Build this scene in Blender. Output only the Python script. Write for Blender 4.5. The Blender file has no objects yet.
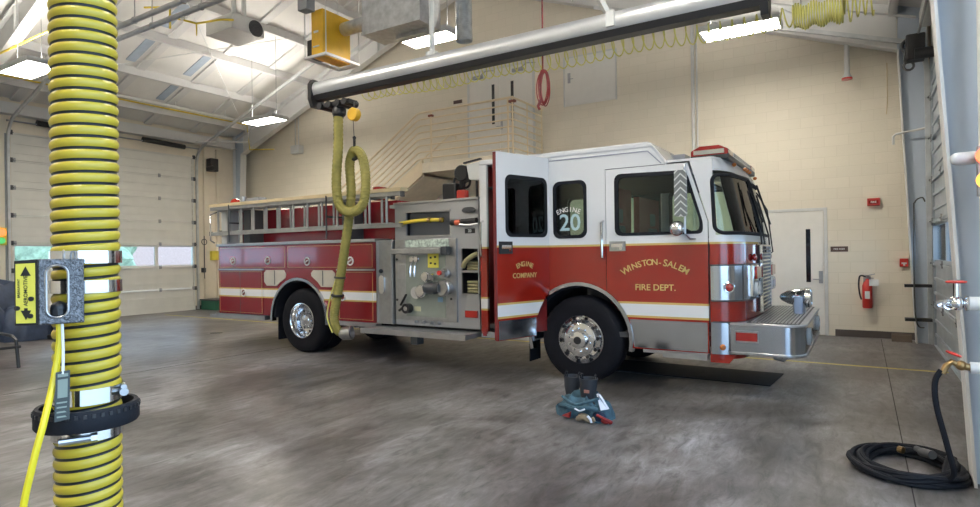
import bpy, bmesh, math, random
from mathutils import Vector, Matrix, noise
from mathutils.geometry import tessellate_polygon
random.seed(7)
PI = math.pi
sc = bpy.context.scene
COL = sc.collection
def R(a): return math.radians(a)

# ------------------------------------------------------------------ materials
MATS = {}
def mat(name, col, rough=.5, metal=0, var=.06, nscale=6, bump=0, bscale=40, coat=0, emis=None, estr=0, spec=None):
    if name in MATS: return MATS[name]
    m = bpy.data.materials.new(name); m.use_nodes = True
    nt = m.node_tree; N = nt.nodes; L = nt.links
    b = N['Principled BSDF']
    b.inputs['Roughness'].default_value = rough
    b.inputs['Metallic'].default_value = metal
    b.inputs['Coat Weight'].default_value = coat
    if spec is not None: b.inputs['Specular IOR Level'].default_value = spec
    tc = N.new('ShaderNodeTexCoord')
    if var > 0:
        no = N.new('ShaderNodeTexNoise'); no.inputs['Scale'].default_value = nscale; no.inputs['Detail'].default_value = 4
        L.new(tc.outputs['Object'], no.inputs['Vector'])
        r = N.new('ShaderNodeValToRGB')
        r.color_ramp.elements[0].position = .3; r.color_ramp.elements[1].position = .7
        r.color_ramp.elements[0].color = [max(0, c*(1-var)) for c in col]+[1]
        r.color_ramp.elements[1].color = [min(1, c*(1+var)) for c in col]+[1]
        L.new(no.outputs['Fac'], r.inputs['Fac']); L.new(r.outputs['Color'], b.inputs['Base Color'])
    else:
        b.inputs['Base Color'].default_value = list(col)+[1]
    if bump:
        n2 = N.new('ShaderNodeTexNoise'); n2.inputs['Scale'].default_value = bscale; n2.inputs['Detail'].default_value = 3
        L.new(tc.outputs['Object'], n2.inputs['Vector'])
        bp = N.new('ShaderNodeBump'); bp.inputs['Strength'].default_value = bump; bp.inputs['Distance'].default_value = .01
        L.new(n2.outputs['Fac'], bp.inputs['Height']); L.new(bp.outputs['Normal'], b.inputs['Normal'])
    if emis:
        b.inputs['Emission Color'].default_value = list(emis)+[1]; b.inputs['Emission Strength'].default_value = estr
    MATS[name] = m; return m

def glass(name, tint, rough=.02, ior=1.5):
    m = bpy.data.materials.new(name); m.use_nodes = True
    nt = m.node_tree; N = nt.nodes; L = nt.links
    N.remove(N['Principled BSDF'])
    tr = N.new('ShaderNodeBsdfTransparent'); tr.inputs['Color'].default_value = list(tint)+[1]
    gl = N.new('ShaderNodeBsdfGlossy'); gl.inputs['Roughness'].default_value = rough
    fr = N.new('ShaderNodeFresnel'); fr.inputs['IOR'].default_value = ior
    mx = N.new('ShaderNodeMixShader')
    L.new(fr.outputs[0], mx.inputs[0]); L.new(tr.outputs[0], mx.inputs[1]); L.new(gl.outputs[0], mx.inputs[2])
    L.new(mx.outputs[0], N['Material Output'].inputs['Surface'])
    MATS[name] = m; return m

def stripes(name, steps, rough=.18, coat=.6):
    """paint whose colour changes with height (painted bands), object Z in metres / 3.2"""
    m = bpy.data.materials.new(name); m.use_nodes = True
    nt = m.node_tree; N = nt.nodes; L = nt.links; b = N['Principled BSDF']
    b.inputs['Roughness'].default_value = rough; b.inputs['Coat Weight'].default_value = coat; b.inputs['Coat Roughness'].default_value = .04
    tc = N.new('ShaderNodeTexCoord'); sx = N.new('ShaderNodeSeparateXYZ'); mu = N.new('ShaderNodeMath'); mu.operation = 'DIVIDE'; mu.inputs[1].default_value = 3.2
    r = N.new('ShaderNodeValToRGB'); r.color_ramp.interpolation = 'CONSTANT'
    L.new(tc.outputs['Object'], sx.inputs[0]); L.new(sx.outputs['Z'], mu.inputs[0]); L.new(mu.outputs[0], r.inputs['Fac']); L.new(r.outputs['Color'], b.inputs['Base Color'])
    els = r.color_ramp.elements
    els[0].position = 0; els[0].color = list(steps[0][1])+[1]
    els[1].position = steps[1][0]/3.2; els[1].color = list(steps[1][1])+[1]
    for z, c in steps[2:]:
        e = els.new(z/3.2); e.color = list(c)+[1]
    MATS[name] = m; return m

RED = (.27, .014, .007); RED_SHADED = (.20, .007, .013); WHT = (.72, .72, .73); GOLD = (.58, .40, .12)  # second red is the cab's red with the body's shade mixed in
M = {}
M['cab'] = stripes('cab_paint', [(0, RED), (.865, GOLD), (.888, WHT), (1.03, GOLD), (1.053, RED), (1.735, GOLD), (1.752, WHT)])
M['cabf'] = stripes('cab_front_paint', [(0, RED), (1.735, GOLD), (1.752, WHT)])
M['body'] = stripes('body_paint', [(0, RED_SHADED), (.60, RED_SHADED), (.925, GOLD), (.945, WHT), (1.075, GOLD), (1.095, RED_SHADED)])  # red bands use the darker, shaded copy of the cab red
M['white'] = mat('white_paint', WHT, .2, coat=.5, var=.02)
M['red'] = mat('red_paint', RED_SHADED, .2, coat=.5, var=.04)
M['redcab'] = mat('cab_red_paint', RED, .2, coat=.5, var=.04)
M['darkred'] = mat('dark_red_trim', (.16, .012, .012), .4)
M['chrome'] = mat('chrome', (.72, .73, .75), .10, 1, var=.02)
M['steel'] = mat('brushed_steel', (.42, .43, .45), .32, 1, var=.08, nscale=30)
M['stainless'] = mat('stainless_panel', (.38, .385, .385), .38, .9, var=.08, nscale=14)
M['polished'] = mat('polished_steel', (.50, .53, .58), .14, 1, var=.05, nscale=5)
M['boot'] = mat('boot_rubber', (.022, .026, .034), .6, bump=.2)
M['alu'] = mat('aluminium', (.44, .44, .45), .36, .9, var=.08)
M['black'] = mat('black_plastic', (.012, .012, .014), .45)
M['rubber'] = mat('black_rubber', (.008, .009, .013), .7, var=.2, bump=.2, spec=.25)
M['tyre'] = mat('tyre_rubber', (.006, .006, .009), .7, var=.2, bump=.3, spec=.2)
M['grey'] = mat('grey_paint', (.30, .31, .32), .5)
M['galvt'] = mat('galvanized_track', (.58, .60, .61), .4, .5, var=.1)
M['dgrey'] = mat('dark_grey', (.06, .062, .066), .5)
M['offwhite'] = mat('offwhite_paint', (.66, .66, .64), .45, var=.04)
M['frame'] = mat('frame_paint', (.70, .70, .69), .5, var=.03, nscale=2)
M['bframe'] = mat('column_web_paint', (.50, .57, .66), .5, var=.03, nscale=2)  # frame paint with the blue daylight cast mixed into its colour
M['cream'] = mat('cream_rail_paint', (.80, .68, .48), .5, var=.03)
M['tan'] = mat('tan_edge', (.62, .50, .30), .5)
M['beigep'] = mat('beige_cover', (.48, .44, .38), .5)
M['yellow'] = mat('yellow_paint', (.80, .46, .03), .45)
M['label_yellow'] = mat('yellow_label', (.72, .62, .08), .5)
M['gasyellow'] = mat('yellow_pipe_paint', (.72, .55, .05), .45)
M['coily'] = mat('yellow_air_line', (.68, .62, .16), .4)
M['hoseolive'] = mat('olive_yellow_hose', (.29, .25, .06), .6, var=.12, nscale=20)
M['ribyellow'] = mat('ribbed_hose_yellow', (.48, .365, .03), .38, var=.06, nscale=10)
M['ribblack'] = mat('ribbed_hose_black', (.008, .010, .014), .4)
M['redplastic'] = mat('red_plastic', (.55, .03, .02), .3, coat=.4)
M['redlens'] = mat('red_lens', (.32, .016, .012), .12, coat=.8)
M['amber'] = mat('amber_lens', (.50, .14, .02), .2, coat=.6)
M['clear'] = mat('clear_lens', (.65, .68, .70), .1, coat=.8)
M['cord'] = mat('red_cord', (.24, .016, .016), .5)
M['goldletter'] = mat('gold_lettering', (.62, .45, .16), .35, .2)
M['blackletter'] = mat('black_lettering', (.01, .01, .01), .5)
M['bluegrey'] = mat('blue_grey_lettering', (.42, .58, .62), .5)
M['bunker'] = mat('blue_bunker_cloth', (.05, .11, .15), .85, var=.3, nscale=14, bump=.6, bscale=60)
M['bunker_dark'] = mat('dark_bunker_cloth', (.02, .035, .07), .85, var=.3, nscale=14, bump=.4)
M['khaki'] = mat('khaki_lining', (.20, .16, .11), .9, var=.3)
M['reflect'] = mat('silver_reflective_tape', (.62, .66, .76), .35)
M['tarp'] = mat('dark_blue_tarp', (.025, .04, .075), .55, var=.3, bump=.7, bscale=9)
M['galv'] = mat('galvanized_duct', (.50, .51, .52), .32, .85, var=.18, nscale=9)
M['doorwhite'] = mat('door_white_paint', (.80, .78, .73), .4, var=.02)
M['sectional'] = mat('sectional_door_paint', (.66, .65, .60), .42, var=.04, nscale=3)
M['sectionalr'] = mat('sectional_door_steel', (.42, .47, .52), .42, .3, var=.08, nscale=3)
M['cabint'] = mat('cab_interior_grey', (.06, .06, .062), .7)
M['seat'] = mat('seat_fabric', (.16, .16, .16), .8)
M['signdark'] = mat('sign_dark_brown', (.09, .055, .045), .5)
M['paper'] = mat('paper_tag', (.75, .75, .73), .6)
M['mud'] = mat('dark_floor_mat', (.013, .015, .020), .75, var=.3)
M['green'] = mat('green_bin', (.02, .12, .07), .5)
M['divred'] = mat('red_divider', (.20, .015, .012), .5)
M['pale'] = mat('pale_hose_fabric', (.36, .32, .17), .8, var=.15)
M['lalu'] = mat('ladder_aluminium', (.36, .355, .34), .5, .7, var=.1)
M['brass'] = mat('brass', (.30, .20, .09), .3, .9)
M['valvegreen'] = mat('panel_green_grey', (.30, .33, .29), .45, .5, var=.06)
M['cordgrey'] = mat('cable_grey', (.35, .35, .34), .5)
M['lampw'] = mat('fluorescent_diffuser', (.9, .9, .9), .5, var=0, emis=(1, .93, .81), estr=44)
M['upw'] = mat('fluorescent_uplight', (.9, .9, .9), .5, var=0, emis=(1, .94, .85), estr=34)  # added glow to brighten the ceiling and upper walls
M['redlamp'] = mat('red_signal_lamp', (.6, .05, .02), .3, var=0, emis=(1, .10, .03), estr=3)
M['greenlamp'] = mat('green_signal_lamp', (.02, .2, .06), .3, var=0, emis=(.15, .8, .25), estr=.5)
M['amberlamp'] = mat('amber_signal_lamp', (.6, .3, .03), .3, var=0, emis=(1, .45, .05), estr=1.2)
glass('tinted_glass', (.80, .88, .84)); glass('window_glass', (.90, .94, .96), ior=1.12); glass('dark_glass', (.05, .05, .06))
M['tint'] = MATS['tinted_glass']; M['wglass'] = MATS['window_glass']; M['dglass'] = MATS['dark_glass']

def custom(name):
    m = bpy.data.materials.new(name); m.use_nodes = True
    return m, m.node_tree.nodes, m.node_tree.links, m.node_tree.nodes['Principled BSDF']
def nd(N, t, **k):
    n = N.new(t)
    for a, v in k.items():
        if a.startswith('i_'): n.inputs[a[2:].replace('_', ' ')].default_value = v
        else: setattr(n, a, v)
    return n
def ramp(N, pts):
    r = N.new('ShaderNodeValToRGB'); e = r.color_ramp.elements
    while len(e) < len(pts): e.new(.5)
    for i, (p, c) in enumerate(pts): e[i].position = p; e[i].color = list(c)+[1] if len(c) == 3 else c
    return r
def concrete():
    m, N, L, b = custom('polished_concrete')
    g = N.new('ShaderNodeTexCoord')
    n1 = nd(N, 'ShaderNodeTexNoise', i_Scale=.55, i_Detail=8, i_Roughness=.62, i_Distortion=.8); L.new(g.outputs['Object'], n1.inputs['Vector'])
    r1 = ramp(N, [(.34, (.066, .062, .062)), (.45, (.105, .098, .096)), (.55, (.152, .145, .147)), (.66, (.225, .222, .232))]); L.new(n1.outputs['Fac'], r1.inputs['Fac'])
    mp = N.new('ShaderNodeMapping'); mp.inputs['Scale'].default_value = (1, .30, 1); mp.inputs['Rotation'].default_value = (0, 0, R(72)); L.new(g.outputs['Object'], mp.inputs['Vector'])
    n2 = nd(N, 'ShaderNodeTexNoise', i_Scale=2.4, i_Detail=12, i_Roughness=.66, i_Distortion=.3); L.new(mp.outputs[0], n2.inputs['Vector'])
    r2 = ramp(N, [(.30, (.62, .61, .61)), (.5, (1, .99, .97)), (.70, (1.45, 1.45, 1.5))]); L.new(n2.outputs['Fac'], r2.inputs['Fac'])
    n4 = nd(N, 'ShaderNodeTexNoise', i_Scale=9, i_Detail=10, i_Roughness=.75, i_Distortion=.6); L.new(mp.outputs[0], n4.inputs['Vector'])
    r4 = ramp(N, [(.38, (.55, .55, .54)), (.47, (.92, .92, .91)), (.53, (1.06, 1.06, 1.06)), (.64, (1.42, 1.42, 1.50))]); L.new(n4.outputs['Fac'], r4.inputs['Fac'])
    m4 = nd(N, 'ShaderNodeMix', data_type='RGBA', blend_type='MULTIPLY'); m4.inputs[0].default_value = 1
    L.new(r1.outputs['Color'], m4.inputs[6]); L.new(r4.outputs['Color'], m4.inputs[7])
    mx = nd(N, 'ShaderNodeMix', data_type='RGBA', blend_type='MULTIPLY'); mx.inputs[0].default_value = 1
    L.new(m4.outputs[2], mx.inputs[6]); L.new(r2.outputs['Color'], mx.inputs[7])
    L.new(mx.outputs[2], b.inputs['Base Color'])
    r3 = ramp(N, [(.3, (.30, .30, .30)), (.7, (.42, .42, .42))]); L.new(n2.outputs['Fac'], r3.inputs['Fac']); L.new(r3.outputs['Color'], b.inputs['Roughness'])
    bp = nd(N, 'ShaderNodeBump', i_Strength=.10, i_Distance=.01); L.new(n2.outputs['Fac'], bp.inputs['Height']); L.new(bp.outputs['Normal'], b.inputs['Normal'])
    return m
def blockwall():
    m, N, L, b = custom('painted_block_wall')
    g = N.new('ShaderNodeTexCoord'); sx = N.new('ShaderNodeSeparateXYZ'); cb = N.new('ShaderNodeCombineXYZ')
    L.new(g.outputs['Object'], sx.inputs[0])
    ad = nd(N, 'ShaderNodeMath', operation='ADD'); L.new(sx.outputs['X'], ad.inputs[0]); L.new(sx.outputs['Y'], ad.inputs[1])
    L.new(ad.outputs[0], cb.inputs['X']); L.new(sx.outputs['Z'], cb.inputs['Y'])
    bk = nd(N, 'ShaderNodeTexBrick', i_Scale=1.0, i_Mortar_Size=.006, i_Brick_Width=.4064, i_Row_Height=.2032, i_Mortar_Smooth=.4)
    L.new(cb.outputs[0], bk.inputs['Vector'])
    bk.inputs['Color1'].default_value = (.76, .70, .58, 1); bk.inputs['Color2'].default_value = (.79, .725, .605, 1); bk.inputs['Mortar'].default_value = (.71, .65, .53, 1)
    L.new(bk.outputs['Color'], b.inputs['Base Color']); b.inputs['Roughness'].default_value = .55
    n2 = nd(N, 'ShaderNodeTexNoise', i_Scale=18, i_Detail=4); L.new(g.outputs['Object'], n2.inputs['Vector'])
    m2 = nd(N, 'ShaderNodeMath', operation='MULTIPLY_ADD'); m2.inputs[1].default_value = -1.0; L.new(bk.outputs['Fac'], m2.inputs[0]); L.new(n2.outputs['Fac'], m2.inputs[2])
    bp = nd(N, 'ShaderNodeBump', i_Strength=.35, i_Distance=.008); L.new(m2.outputs[0], bp.inputs['Height']); L.new(bp.outputs['Normal'], b.inputs['Normal'])
    return m
def treadplate(name, col, scale=26):
    m, N, L, b = custom(name)
    g = N.new('ShaderNodeTexCoord')
    c = nd(N, 'ShaderNodeTexChecker', i_Scale=scale); L.new(g.outputs['Object'], c.inputs['Vector'])
    n = nd(N, 'ShaderNodeTexVoronoi', i_Scale=scale*1.5); L.new(g.outputs['Object'], n.inputs['Vector'])
    c.inputs['Color1'].default_value = [x*1.07 for x in col]+[1]; c.inputs['Color2'].default_value = [x*.92 for x in col]+[1]
    L.new(c.outputs['Color'], b.inputs['Base Color']); b.inputs['Metallic'].default_value = .85; b.inputs['Roughness'].default_value = .36
    bp = nd(N, 'ShaderNodeBump', i_Strength=.5, i_Distance=.004); L.new(n.outputs['Distance'], bp.inputs['Height']); L.new(bp.outputs['Normal'], b.inputs['Normal'])
    return m
def hammered():
    m, N, L, b = custom('hammered_silver_paint')
    g = N.new('ShaderNodeTexCoord')
    n = nd(N, 'ShaderNodeTexNoise', i_Scale=150, i_Detail=3, i_Distortion=1.2); L.new(g.outputs['Object'], n.inputs['Vector'])
    r = ramp(N, [(.35, (.05, .05, .053)), (.65, (.19, .19, .20))]); L.new(n.outputs['Fac'], r.inputs['Fac']); L.new(r.outputs['Color'], b.inputs['Base Color'])
    b.inputs['Metallic'].default_value = .8; b.inputs['Roughness'].default_value = .3
    bp = nd(N, 'ShaderNodeBump', i_Strength=.8, i_Distance=.003); L.new(n.outputs['Fac'], bp.inputs['Height']); L.new(bp.outputs['Normal'], b.inputs['Normal'])
    return m
def insulation():
    m, N, L, b = custom('white_roof_liner')
    g = N.new('ShaderNodeTexCoord')
    n = nd(N, 'ShaderNodeTexNoise', i_Scale=1.2, i_Detail=5); L.new(g.outputs['Object'], n.inputs['Vector'])
    r = ramp(N, [(.3, (.74, .73, .70)), (.7, (.82, .81, .78))]); L.new(n.outputs['Fac'], r.inputs['Fac']); L.new(r.outputs['Color'], b.inputs['Base Color'])
    b.inputs['Roughness'].default_value = .6
    bp = nd(N, 'ShaderNodeBump', i_Strength=.5, i_Distance=.05); L.new(n.outputs['Fac'], bp.inputs['Height']); L.new(bp.outputs['Normal'], b.inputs['Normal'])
    return m
def chevron():
    m, N, L, b = custom('chevron_reflector')
    g = N.new('ShaderNodeTexCoord'); sx = N.new('ShaderNodeSeparateXYZ'); L.new(g.outputs['Object'], sx.inputs[0])
    a = nd(N, 'ShaderNodeMath', operation='ADD'); a.inputs[1].default_value = -4.08
    L.new(sx.outputs['X'], a.inputs[0])
    ab = nd(N, 'ShaderNodeMath', operation='ABSOLUTE'); L.new(a.outputs[0], ab.inputs[0])
    s = nd(N, 'ShaderNodeMath', operation='ADD'); L.new(ab.outputs[0], s.inputs[0]); L.new(sx.outputs['Z'], s.inputs[1])
    mu = nd(N, 'ShaderNodeMath', operation='MULTIPLY'); mu.inputs[1].default_value = 13; L.new(s.outputs[0], mu.inputs[0])
    f = nd(N, 'ShaderNodeMath', operation='FRACT'); L.new(mu.outputs[0], f.inputs[0])
    r = ramp(N, [(.0, (.20, .22, .23)), (.75, (.62, .65, .66))]); r.color_ramp.interpolation = 'CONSTANT'; L.new(f.outputs[0], r.inputs['Fac']); L.new(r.outputs['Color'], b.inputs['Base Color'])
    b.inputs['Metallic'].default_value = .5; b.inputs['Roughness'].default_value = .3
    return m
M['concrete'] = concrete(); M['block'] = blockwall(); M['tread'] = treadplate('tread_plate', (.42, .43, .45), 70); M['treadd'] = treadplate('perforated_mesh', (.12, .13, .15), 40)
M['hammer'] = hammered(); M['liner'] = insulation(); M['chev'] = chevron()
M['wallpanel'] = mat('left_wall_panel', (.74, .67, .55), .55, var=.03)
M['sky'] = mat('skylight_panel', (.42, .50, .60), .5, var=.08)  # bluish shade of the roof liner, put in as a panel colour

# ------------------------------------------------------------------ mesh builder
ORG = {}
class MB:
    def __init__(s): s.bm = bmesh.new()
    def _f(s, vs, mi=0):
        try: f = s.bm.faces.new(vs); f.material_index = mi; return f
        except ValueError: return None
    def hexa(s, c, mi=0):
        v = [s.bm.verts.new(p) for p in c]
        for q in ((0, 3, 2, 1), (4, 5, 6, 7), (0, 1, 5, 4), (1, 2, 6, 5), (2, 3, 7, 6), (3, 0, 4, 7)): s._f([v[i] for i in q], mi)
        return s
    def box(s, x0, x1, y0, y1, z0, z1, mi=0, mx=None):
        c = [Vector(p) for p in ((x0, y0, z0), (x1, y0, z0), (x1, y1, z0), (x0, y1, z0), (x0, y0, z1), (x1, y0, z1), (x1, y1, z1), (x0, y1, z1))]
        if mx: c = [mx @ p for p in c]
        return s.hexa(c, mi)
    def bar(s, p, q, w, h, mi=0, up=(0, 0, 1)):
        p, q = Vector(p), Vector(q); d = (q-p).normalized(); u = Vector(up)
        a = d.cross(u)
        if a.length < 1e-4: a = d.cross(Vector((1, 0, 0)))
        a.normalize(); b = a.cross(d).normalized(); a *= w/2; b *= h/2
        return s.hexa([p-a-b, p+a-b, q+a-b, q-a-b, p-a+b, p+a+b, q+a+b, q-a+b], mi)
    def cyl(s, p, q, r, r2=None, n=16, mi=0, caps=True):
        p, q = Vector(p), Vector(q); r2 = r if r2 is None else r2
        d = (q-p).normalized(); a = d.orthogonal().normalized(); b = d.cross(a)
        A = [s.bm.verts.new(p+(a*math.cos(t)+b*math.sin(t))*r) for t in [2*PI*i/n for i in range(n)]]
        B = [s.bm.verts.new(q+(a*math.cos(t)+b*math.sin(t))*r2) for t in [2*PI*i/n for i in range(n)]]
        for i in range(n): s._f([A[i], A[(i+1) % n], B[(i+1) % n], B[i]], mi)
        if caps: s._f(A[::-1], mi); s._f(B, mi)
        return s
    def lathe(s, o, d, prof, n=24, mi=0):
        """prof: (t along axis, radius, [mi])"""
        o, d = Vector(o), Vector(d).normalized(); a = d.orthogonal().normalized(); b = d.cross(a)
        prev = None
        for k, pr in enumerate(prof):
            t, r = pr[0], max(pr[1], 1e-4); m = pr[2] if len(pr) > 2 else mi
            ring = [s.bm.verts.new(o+d*t+(a*math.cos(2*PI*i/n)+b*math.sin(2*PI*i/n))*r) for i in range(n)]
            if prev:
                for i in range(n): s._f([prev[i], prev[(i+1) % n], ring[(i+1) % n], ring[i]], m)
            prev = ring
        return s
    def tube(s, pts, r, n=8, closed=False, mi=0, rfun=None):
        P = [Vector(p) for p in pts]; m = len(P); rings = []; nrm = None
        for i in range(m):
            if closed: t = (P[(i+1) % m]-P[i-1]).normalized()
            else: t = (P[min(i+1, m-1)]-P[max(i-1, 0)]).normalized()
            if nrm is None: nrm = t.orthogonal().normalized()
            nrm = (nrm-t*nrm.dot(t)).normalized(); b = t.cross(nrm)
            rr = rfun(i) if rfun else r
            rings.append([s.bm.verts.new(P[i]+(nrm*math.cos(2*PI*k/n)+b*math.sin(2*PI*k/n))*rr) for k in range(n)])
        for i in range(m if closed else m-1):
            A, B = rings[i], rings[(i+1) % m]
            for k in range(n): s._f([A[k], A[(k+1) % n], B[(k+1) % n], B[k]], mi)
        if not closed: s._f(rings[0][::-1], mi); s._f(rings[-1], mi)
        return s
    def prism(s, poly, ext, holes=(), mi=0, mx=None):
        """poly, holes: lists of 3D points in a plane; ext: extrusion vector"""
        loops = [[Vector(p) for p in poly]]+[[Vector(p) for p in h] for h in holes]; ext = Vector(ext)
        if mx: loops = [[mx @ p for p in l] for l in loops]; ext = mx.to_3x3() @ ext
        flat = [p for l in loops for p in l]
        tris = tessellate_polygon(loops)
        A = [s.bm.verts.new(p) for p in flat]; B = [s.bm.verts.new(p+ext) for p in flat]
        for t in tris:
            s._f([A[i] for i in t], mi); s._f([B[i] for i in reversed(t)], mi)
        k = 0
        for l in loops:
            n = len(l)
            for i in range(n): s._f([A[k+i], A[k+(i+1) % n], B[k+(i+1) % n], B[k+i]], mi)
            k += n
        return s
    def sph(s, c, r, sub=2, sc_=(1, 1, 1), mi=0):
        g = bmesh.ops.create_icosphere(s.bm, subdivisions=sub, radius=r, matrix=Matrix.Translation(c) @ Matrix.Diagonal((*sc_, 1)))
        for v in g['verts']:
            for f in v.link_faces: f.material_index = mi
        return s
    def torus(s, c, d, Rr, r, n=32, k=8, mi=0):
        d = Vector(d).normalized(); a = d.orthogonal().normalized(); b = d.cross(a); c = Vector(c)
        return s.tube([c+(a*math.cos(2*PI*i/n)+b*math.sin(2*PI*i/n))*Rr for i in range(n)], r, k, True, mi)
    def text(s, txt, size, mx, depth=.002, mi=0, align='CENTER'):
        cu = bpy.data.curves.new('lettering', 'FONT'); cu.body = txt; cu.size = size; cu.extrude = depth; cu.align_x = align; cu.align_y = 'CENTER'; cu.resolution_u = 3
        if hasattr(cu, 'offset'): cu.offset = size*.012
        ob = bpy.data.objects.new('lettering', cu); COL.objects.link(ob)
        me = bpy.data.meshes.new_from_object(ob.evaluated_get(bpy.context.evaluated_depsgraph_get()))
        me.transform(mx); n0 = len(s.bm.faces); s.bm.from_mesh(me); s.bm.faces.ensure_lookup_table()
        for f in s.bm.faces[n0:]: f.material_index = mi
        bpy.data.objects.remove(ob); bpy.data.curves.remove(cu); bpy.data.meshes.remove(me)
        return s
    def build(s, name, mats, parent=None, origin=None, smooth=True, bevel=0, label=None):
        bm = s.bm
        bmesh.ops.remove_doubles(bm, verts=bm.verts, dist=1e-5)
        bmesh.ops.recalc_face_normals(bm, faces=bm.faces)
        if parent is not None: o0 = ORG[parent.name]
        elif origin is not None: o0 = Vector(origin)
        else:
            if len(bm.verts):
                xs = [v.co.x for v in bm.verts]; ys = [v.co.y for v in bm.verts]; zs = [v.co.z for v in bm.verts]
                o0 = Vector(((min(xs)+max(xs))/2, (min(ys)+max(ys))/2, min(zs)))
            else: o0 = Vector()
        for v in bm.verts: v.co -= o0
        if smooth:
            for f in bm.faces: f.smooth = True
            for e in bm.edges:
                if len(e.link_faces) != 2 or e.calc_face_angle(9) > R(34): e.smooth = False
        me = bpy.data.meshes.new(name); bm.to_mesh(me); bm.free()
        if not isinstance(mats, (list, tuple)): mats = [mats]
        for m in mats: me.materials.append(M[m] if isinstance(m, str) else m)
        ob = bpy.data.objects.new(name, me); COL.objects.link(ob)
        if parent is not None: ob.parent = parent; ORG[ob.name] = o0
        else: ob.location = o0; ORG[ob.name] = o0
        if bevel:
            b = ob.modifiers.new('bevel', 'BEVEL'); b.width = bevel; b.segments = 2; b.limit_method = 'ANGLE'; b.angle_limit = R(40)
            b.harden_normals = False
        if label: ob['label'] = label
        return ob
def tag(o, label, cat, group=None):
    o['label'] = label; o['category'] = cat
    if group: o['group'] = group
    return o
def thing(name, label, cat, loc, group=None):
    o = bpy.data.objects.new(name, None); COL.objects.link(o); o.empty_display_size = .1
    o.location = loc; ORG[o.name] = Vector(loc); return tag(o, label, cat, group)
def struct(name, mb, mats, **k):
    o = mb.build(name, mats, **k); o['kind'] = 'structure'; return o
def facing_y(x, y, z): return Matrix.Translation((x, y, z)) @ Matrix.Rotation(R(90), 4, 'X')          # text read from -Y
def arc(cx, cz, r, a0, a1, n): return [(cx+r*math.cos(R(a0+(a1-a0)*i/n)), cz+r*math.sin(R(a0+(a1-a0)*i/n))) for i in range(n+1)]
def rrect(x0, x1, z0, z1, r, n=5):
    out = []
    for cx, cz, a in ((x1-r, z1-r, 0), (x0+r, z1-r, 90), (x0+r, z0+r, 180), (x1-r, z0+r, 270)): out += arc(cx, cz, r, a, a+90, n)
    return out
def rpoly(pts, r, n=4):
    """round the corners of a polygon"""
    out = []; m = len(pts)
    for i in range(m):
        p, a, b = Vector(pts[i]), Vector(pts[i-1]), Vector(pts[(i+1) % m])
        k = min(r, (a-p).length*.45, (b-p).length*.45); s_ = p+(a-p).normalized()*k; e = p+(b-p).normalized()*k
        for j in range(n+1):
            t = j/n; out.append(tuple((1-t)**2*s_+2*t*(1-t)*p+t*t*e))
    return out
def inset_poly(pts, d):
    c = Vector((sum(p[0] for p in pts)/len(pts), sum(p[1] for p in pts)/len(pts)))
    xs = [p[0] for p in pts]; zs = [p[1] for p in pts]; w = (max(xs)-min(xs))/2; h = (max(zs)-min(zs))/2
    return [(c.x+(p[0]-c.x)*(w-d)/w, c.y+(p[1]-c.y)*(h-d)/h) for p in pts]
def XZ(pts, y): return [(p[0], y, p[1]) for p in pts]
def spline(pts, per=10, closed=False):
    P = [Vector(p) for p in pts]; out = []; n = len(P)
    rng = range(n) if closed else range(n-1)
    for i in rng:
        if closed: a, b, c, d = P[i-1], P[i], P[(i+1) % n], P[(i+2) % n]
        else: a, b, c, d = P[max(i-1, 0)], P[i], P[i+1], P[min(i+2, n-1)]
        for j in range(per):
            t = j/per; out.append(.5*((2*b)+(c-a)*t+(2*a-5*b+4*c-d)*t*t+(-a+3*b-3*c+d)*t**3))
    if not closed: out.append(P[-1])
    return out

# ------------------------------------------------------------------ camera
cam = bpy.data.cameras.new('camera'); co = bpy.data.objects.new('camera', cam); COL.objects.link(co); sc.camera = co
cam.sensor_width = 36; cam.lens = 598.6/980*36; cam.clip_start = .05; cam.clip_end = 300
yaw, pit, rol = R(-31.92), R(.13), R(-.777)
fw = Vector((math.sin(yaw)*math.cos(pit), math.cos(yaw)*math.cos(pit), math.sin(pit)))
rt = fw.cross(Vector((0, 0, 1))).normalized(); up = rt.cross(fw)
r2 = rt*math.cos(rol)+up*math.sin(rol); u2 = -rt*math.sin(rol)+up*math.cos(rol)
mw = Matrix((r2, u2, -fw)).transposed().to_4x4(); mw.translation = (0, 0, 1.65); co.matrix_world = mw

# ------------------------------------------------------------------ the building
XL, XR, YB, YF = -18.4, 1.08, 13.3, -4.0
RX = -8.66                                     # ridge
def roofz(x): return 9.17-.345*abs(x-RX)
struct('floor', MB().box(XL-.3, XR+.3, YF-.3, YB+.3, -.2, 0), 'concrete', origin=(0, 0, -.2))
b = MB()
b.box(.262, .270, -3.9, 13.2, 0, .0015); b.box(-9.053, -9.045, -3.9, 13.2, 0, .0015); 
struct('floor_joint', b, mat('joint_dark', (.035, .032, .032), .8), smooth=False)
struct('floor_line', MB().box(-17.6, .95, 9.94, 10.03, 0, .0018), mat('faded_yellow_line', (.50, .42, .14), .6, var=.25, nscale=30), smooth=False)
poly = [(XL-.3, YB, 0), (XR+.3, YB, 0), (XR+.3, YB, roofz(XR)+.1), (RX, YB, roofz(RX)+.1), (XL-.3, YB, roofz(XL)+.1)]
struct('wall_back', MB().prism(poly, (0, .2, 0)), 'block', smooth=False, origin=(0, YB, 0))
poly = [(p[0], YF-.2, p[2]) for p in poly]
struct('wall_front', MB().prism(poly, (0, .2, 0)), 'block', smooth=False, origin=(0, YF, 0))
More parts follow.
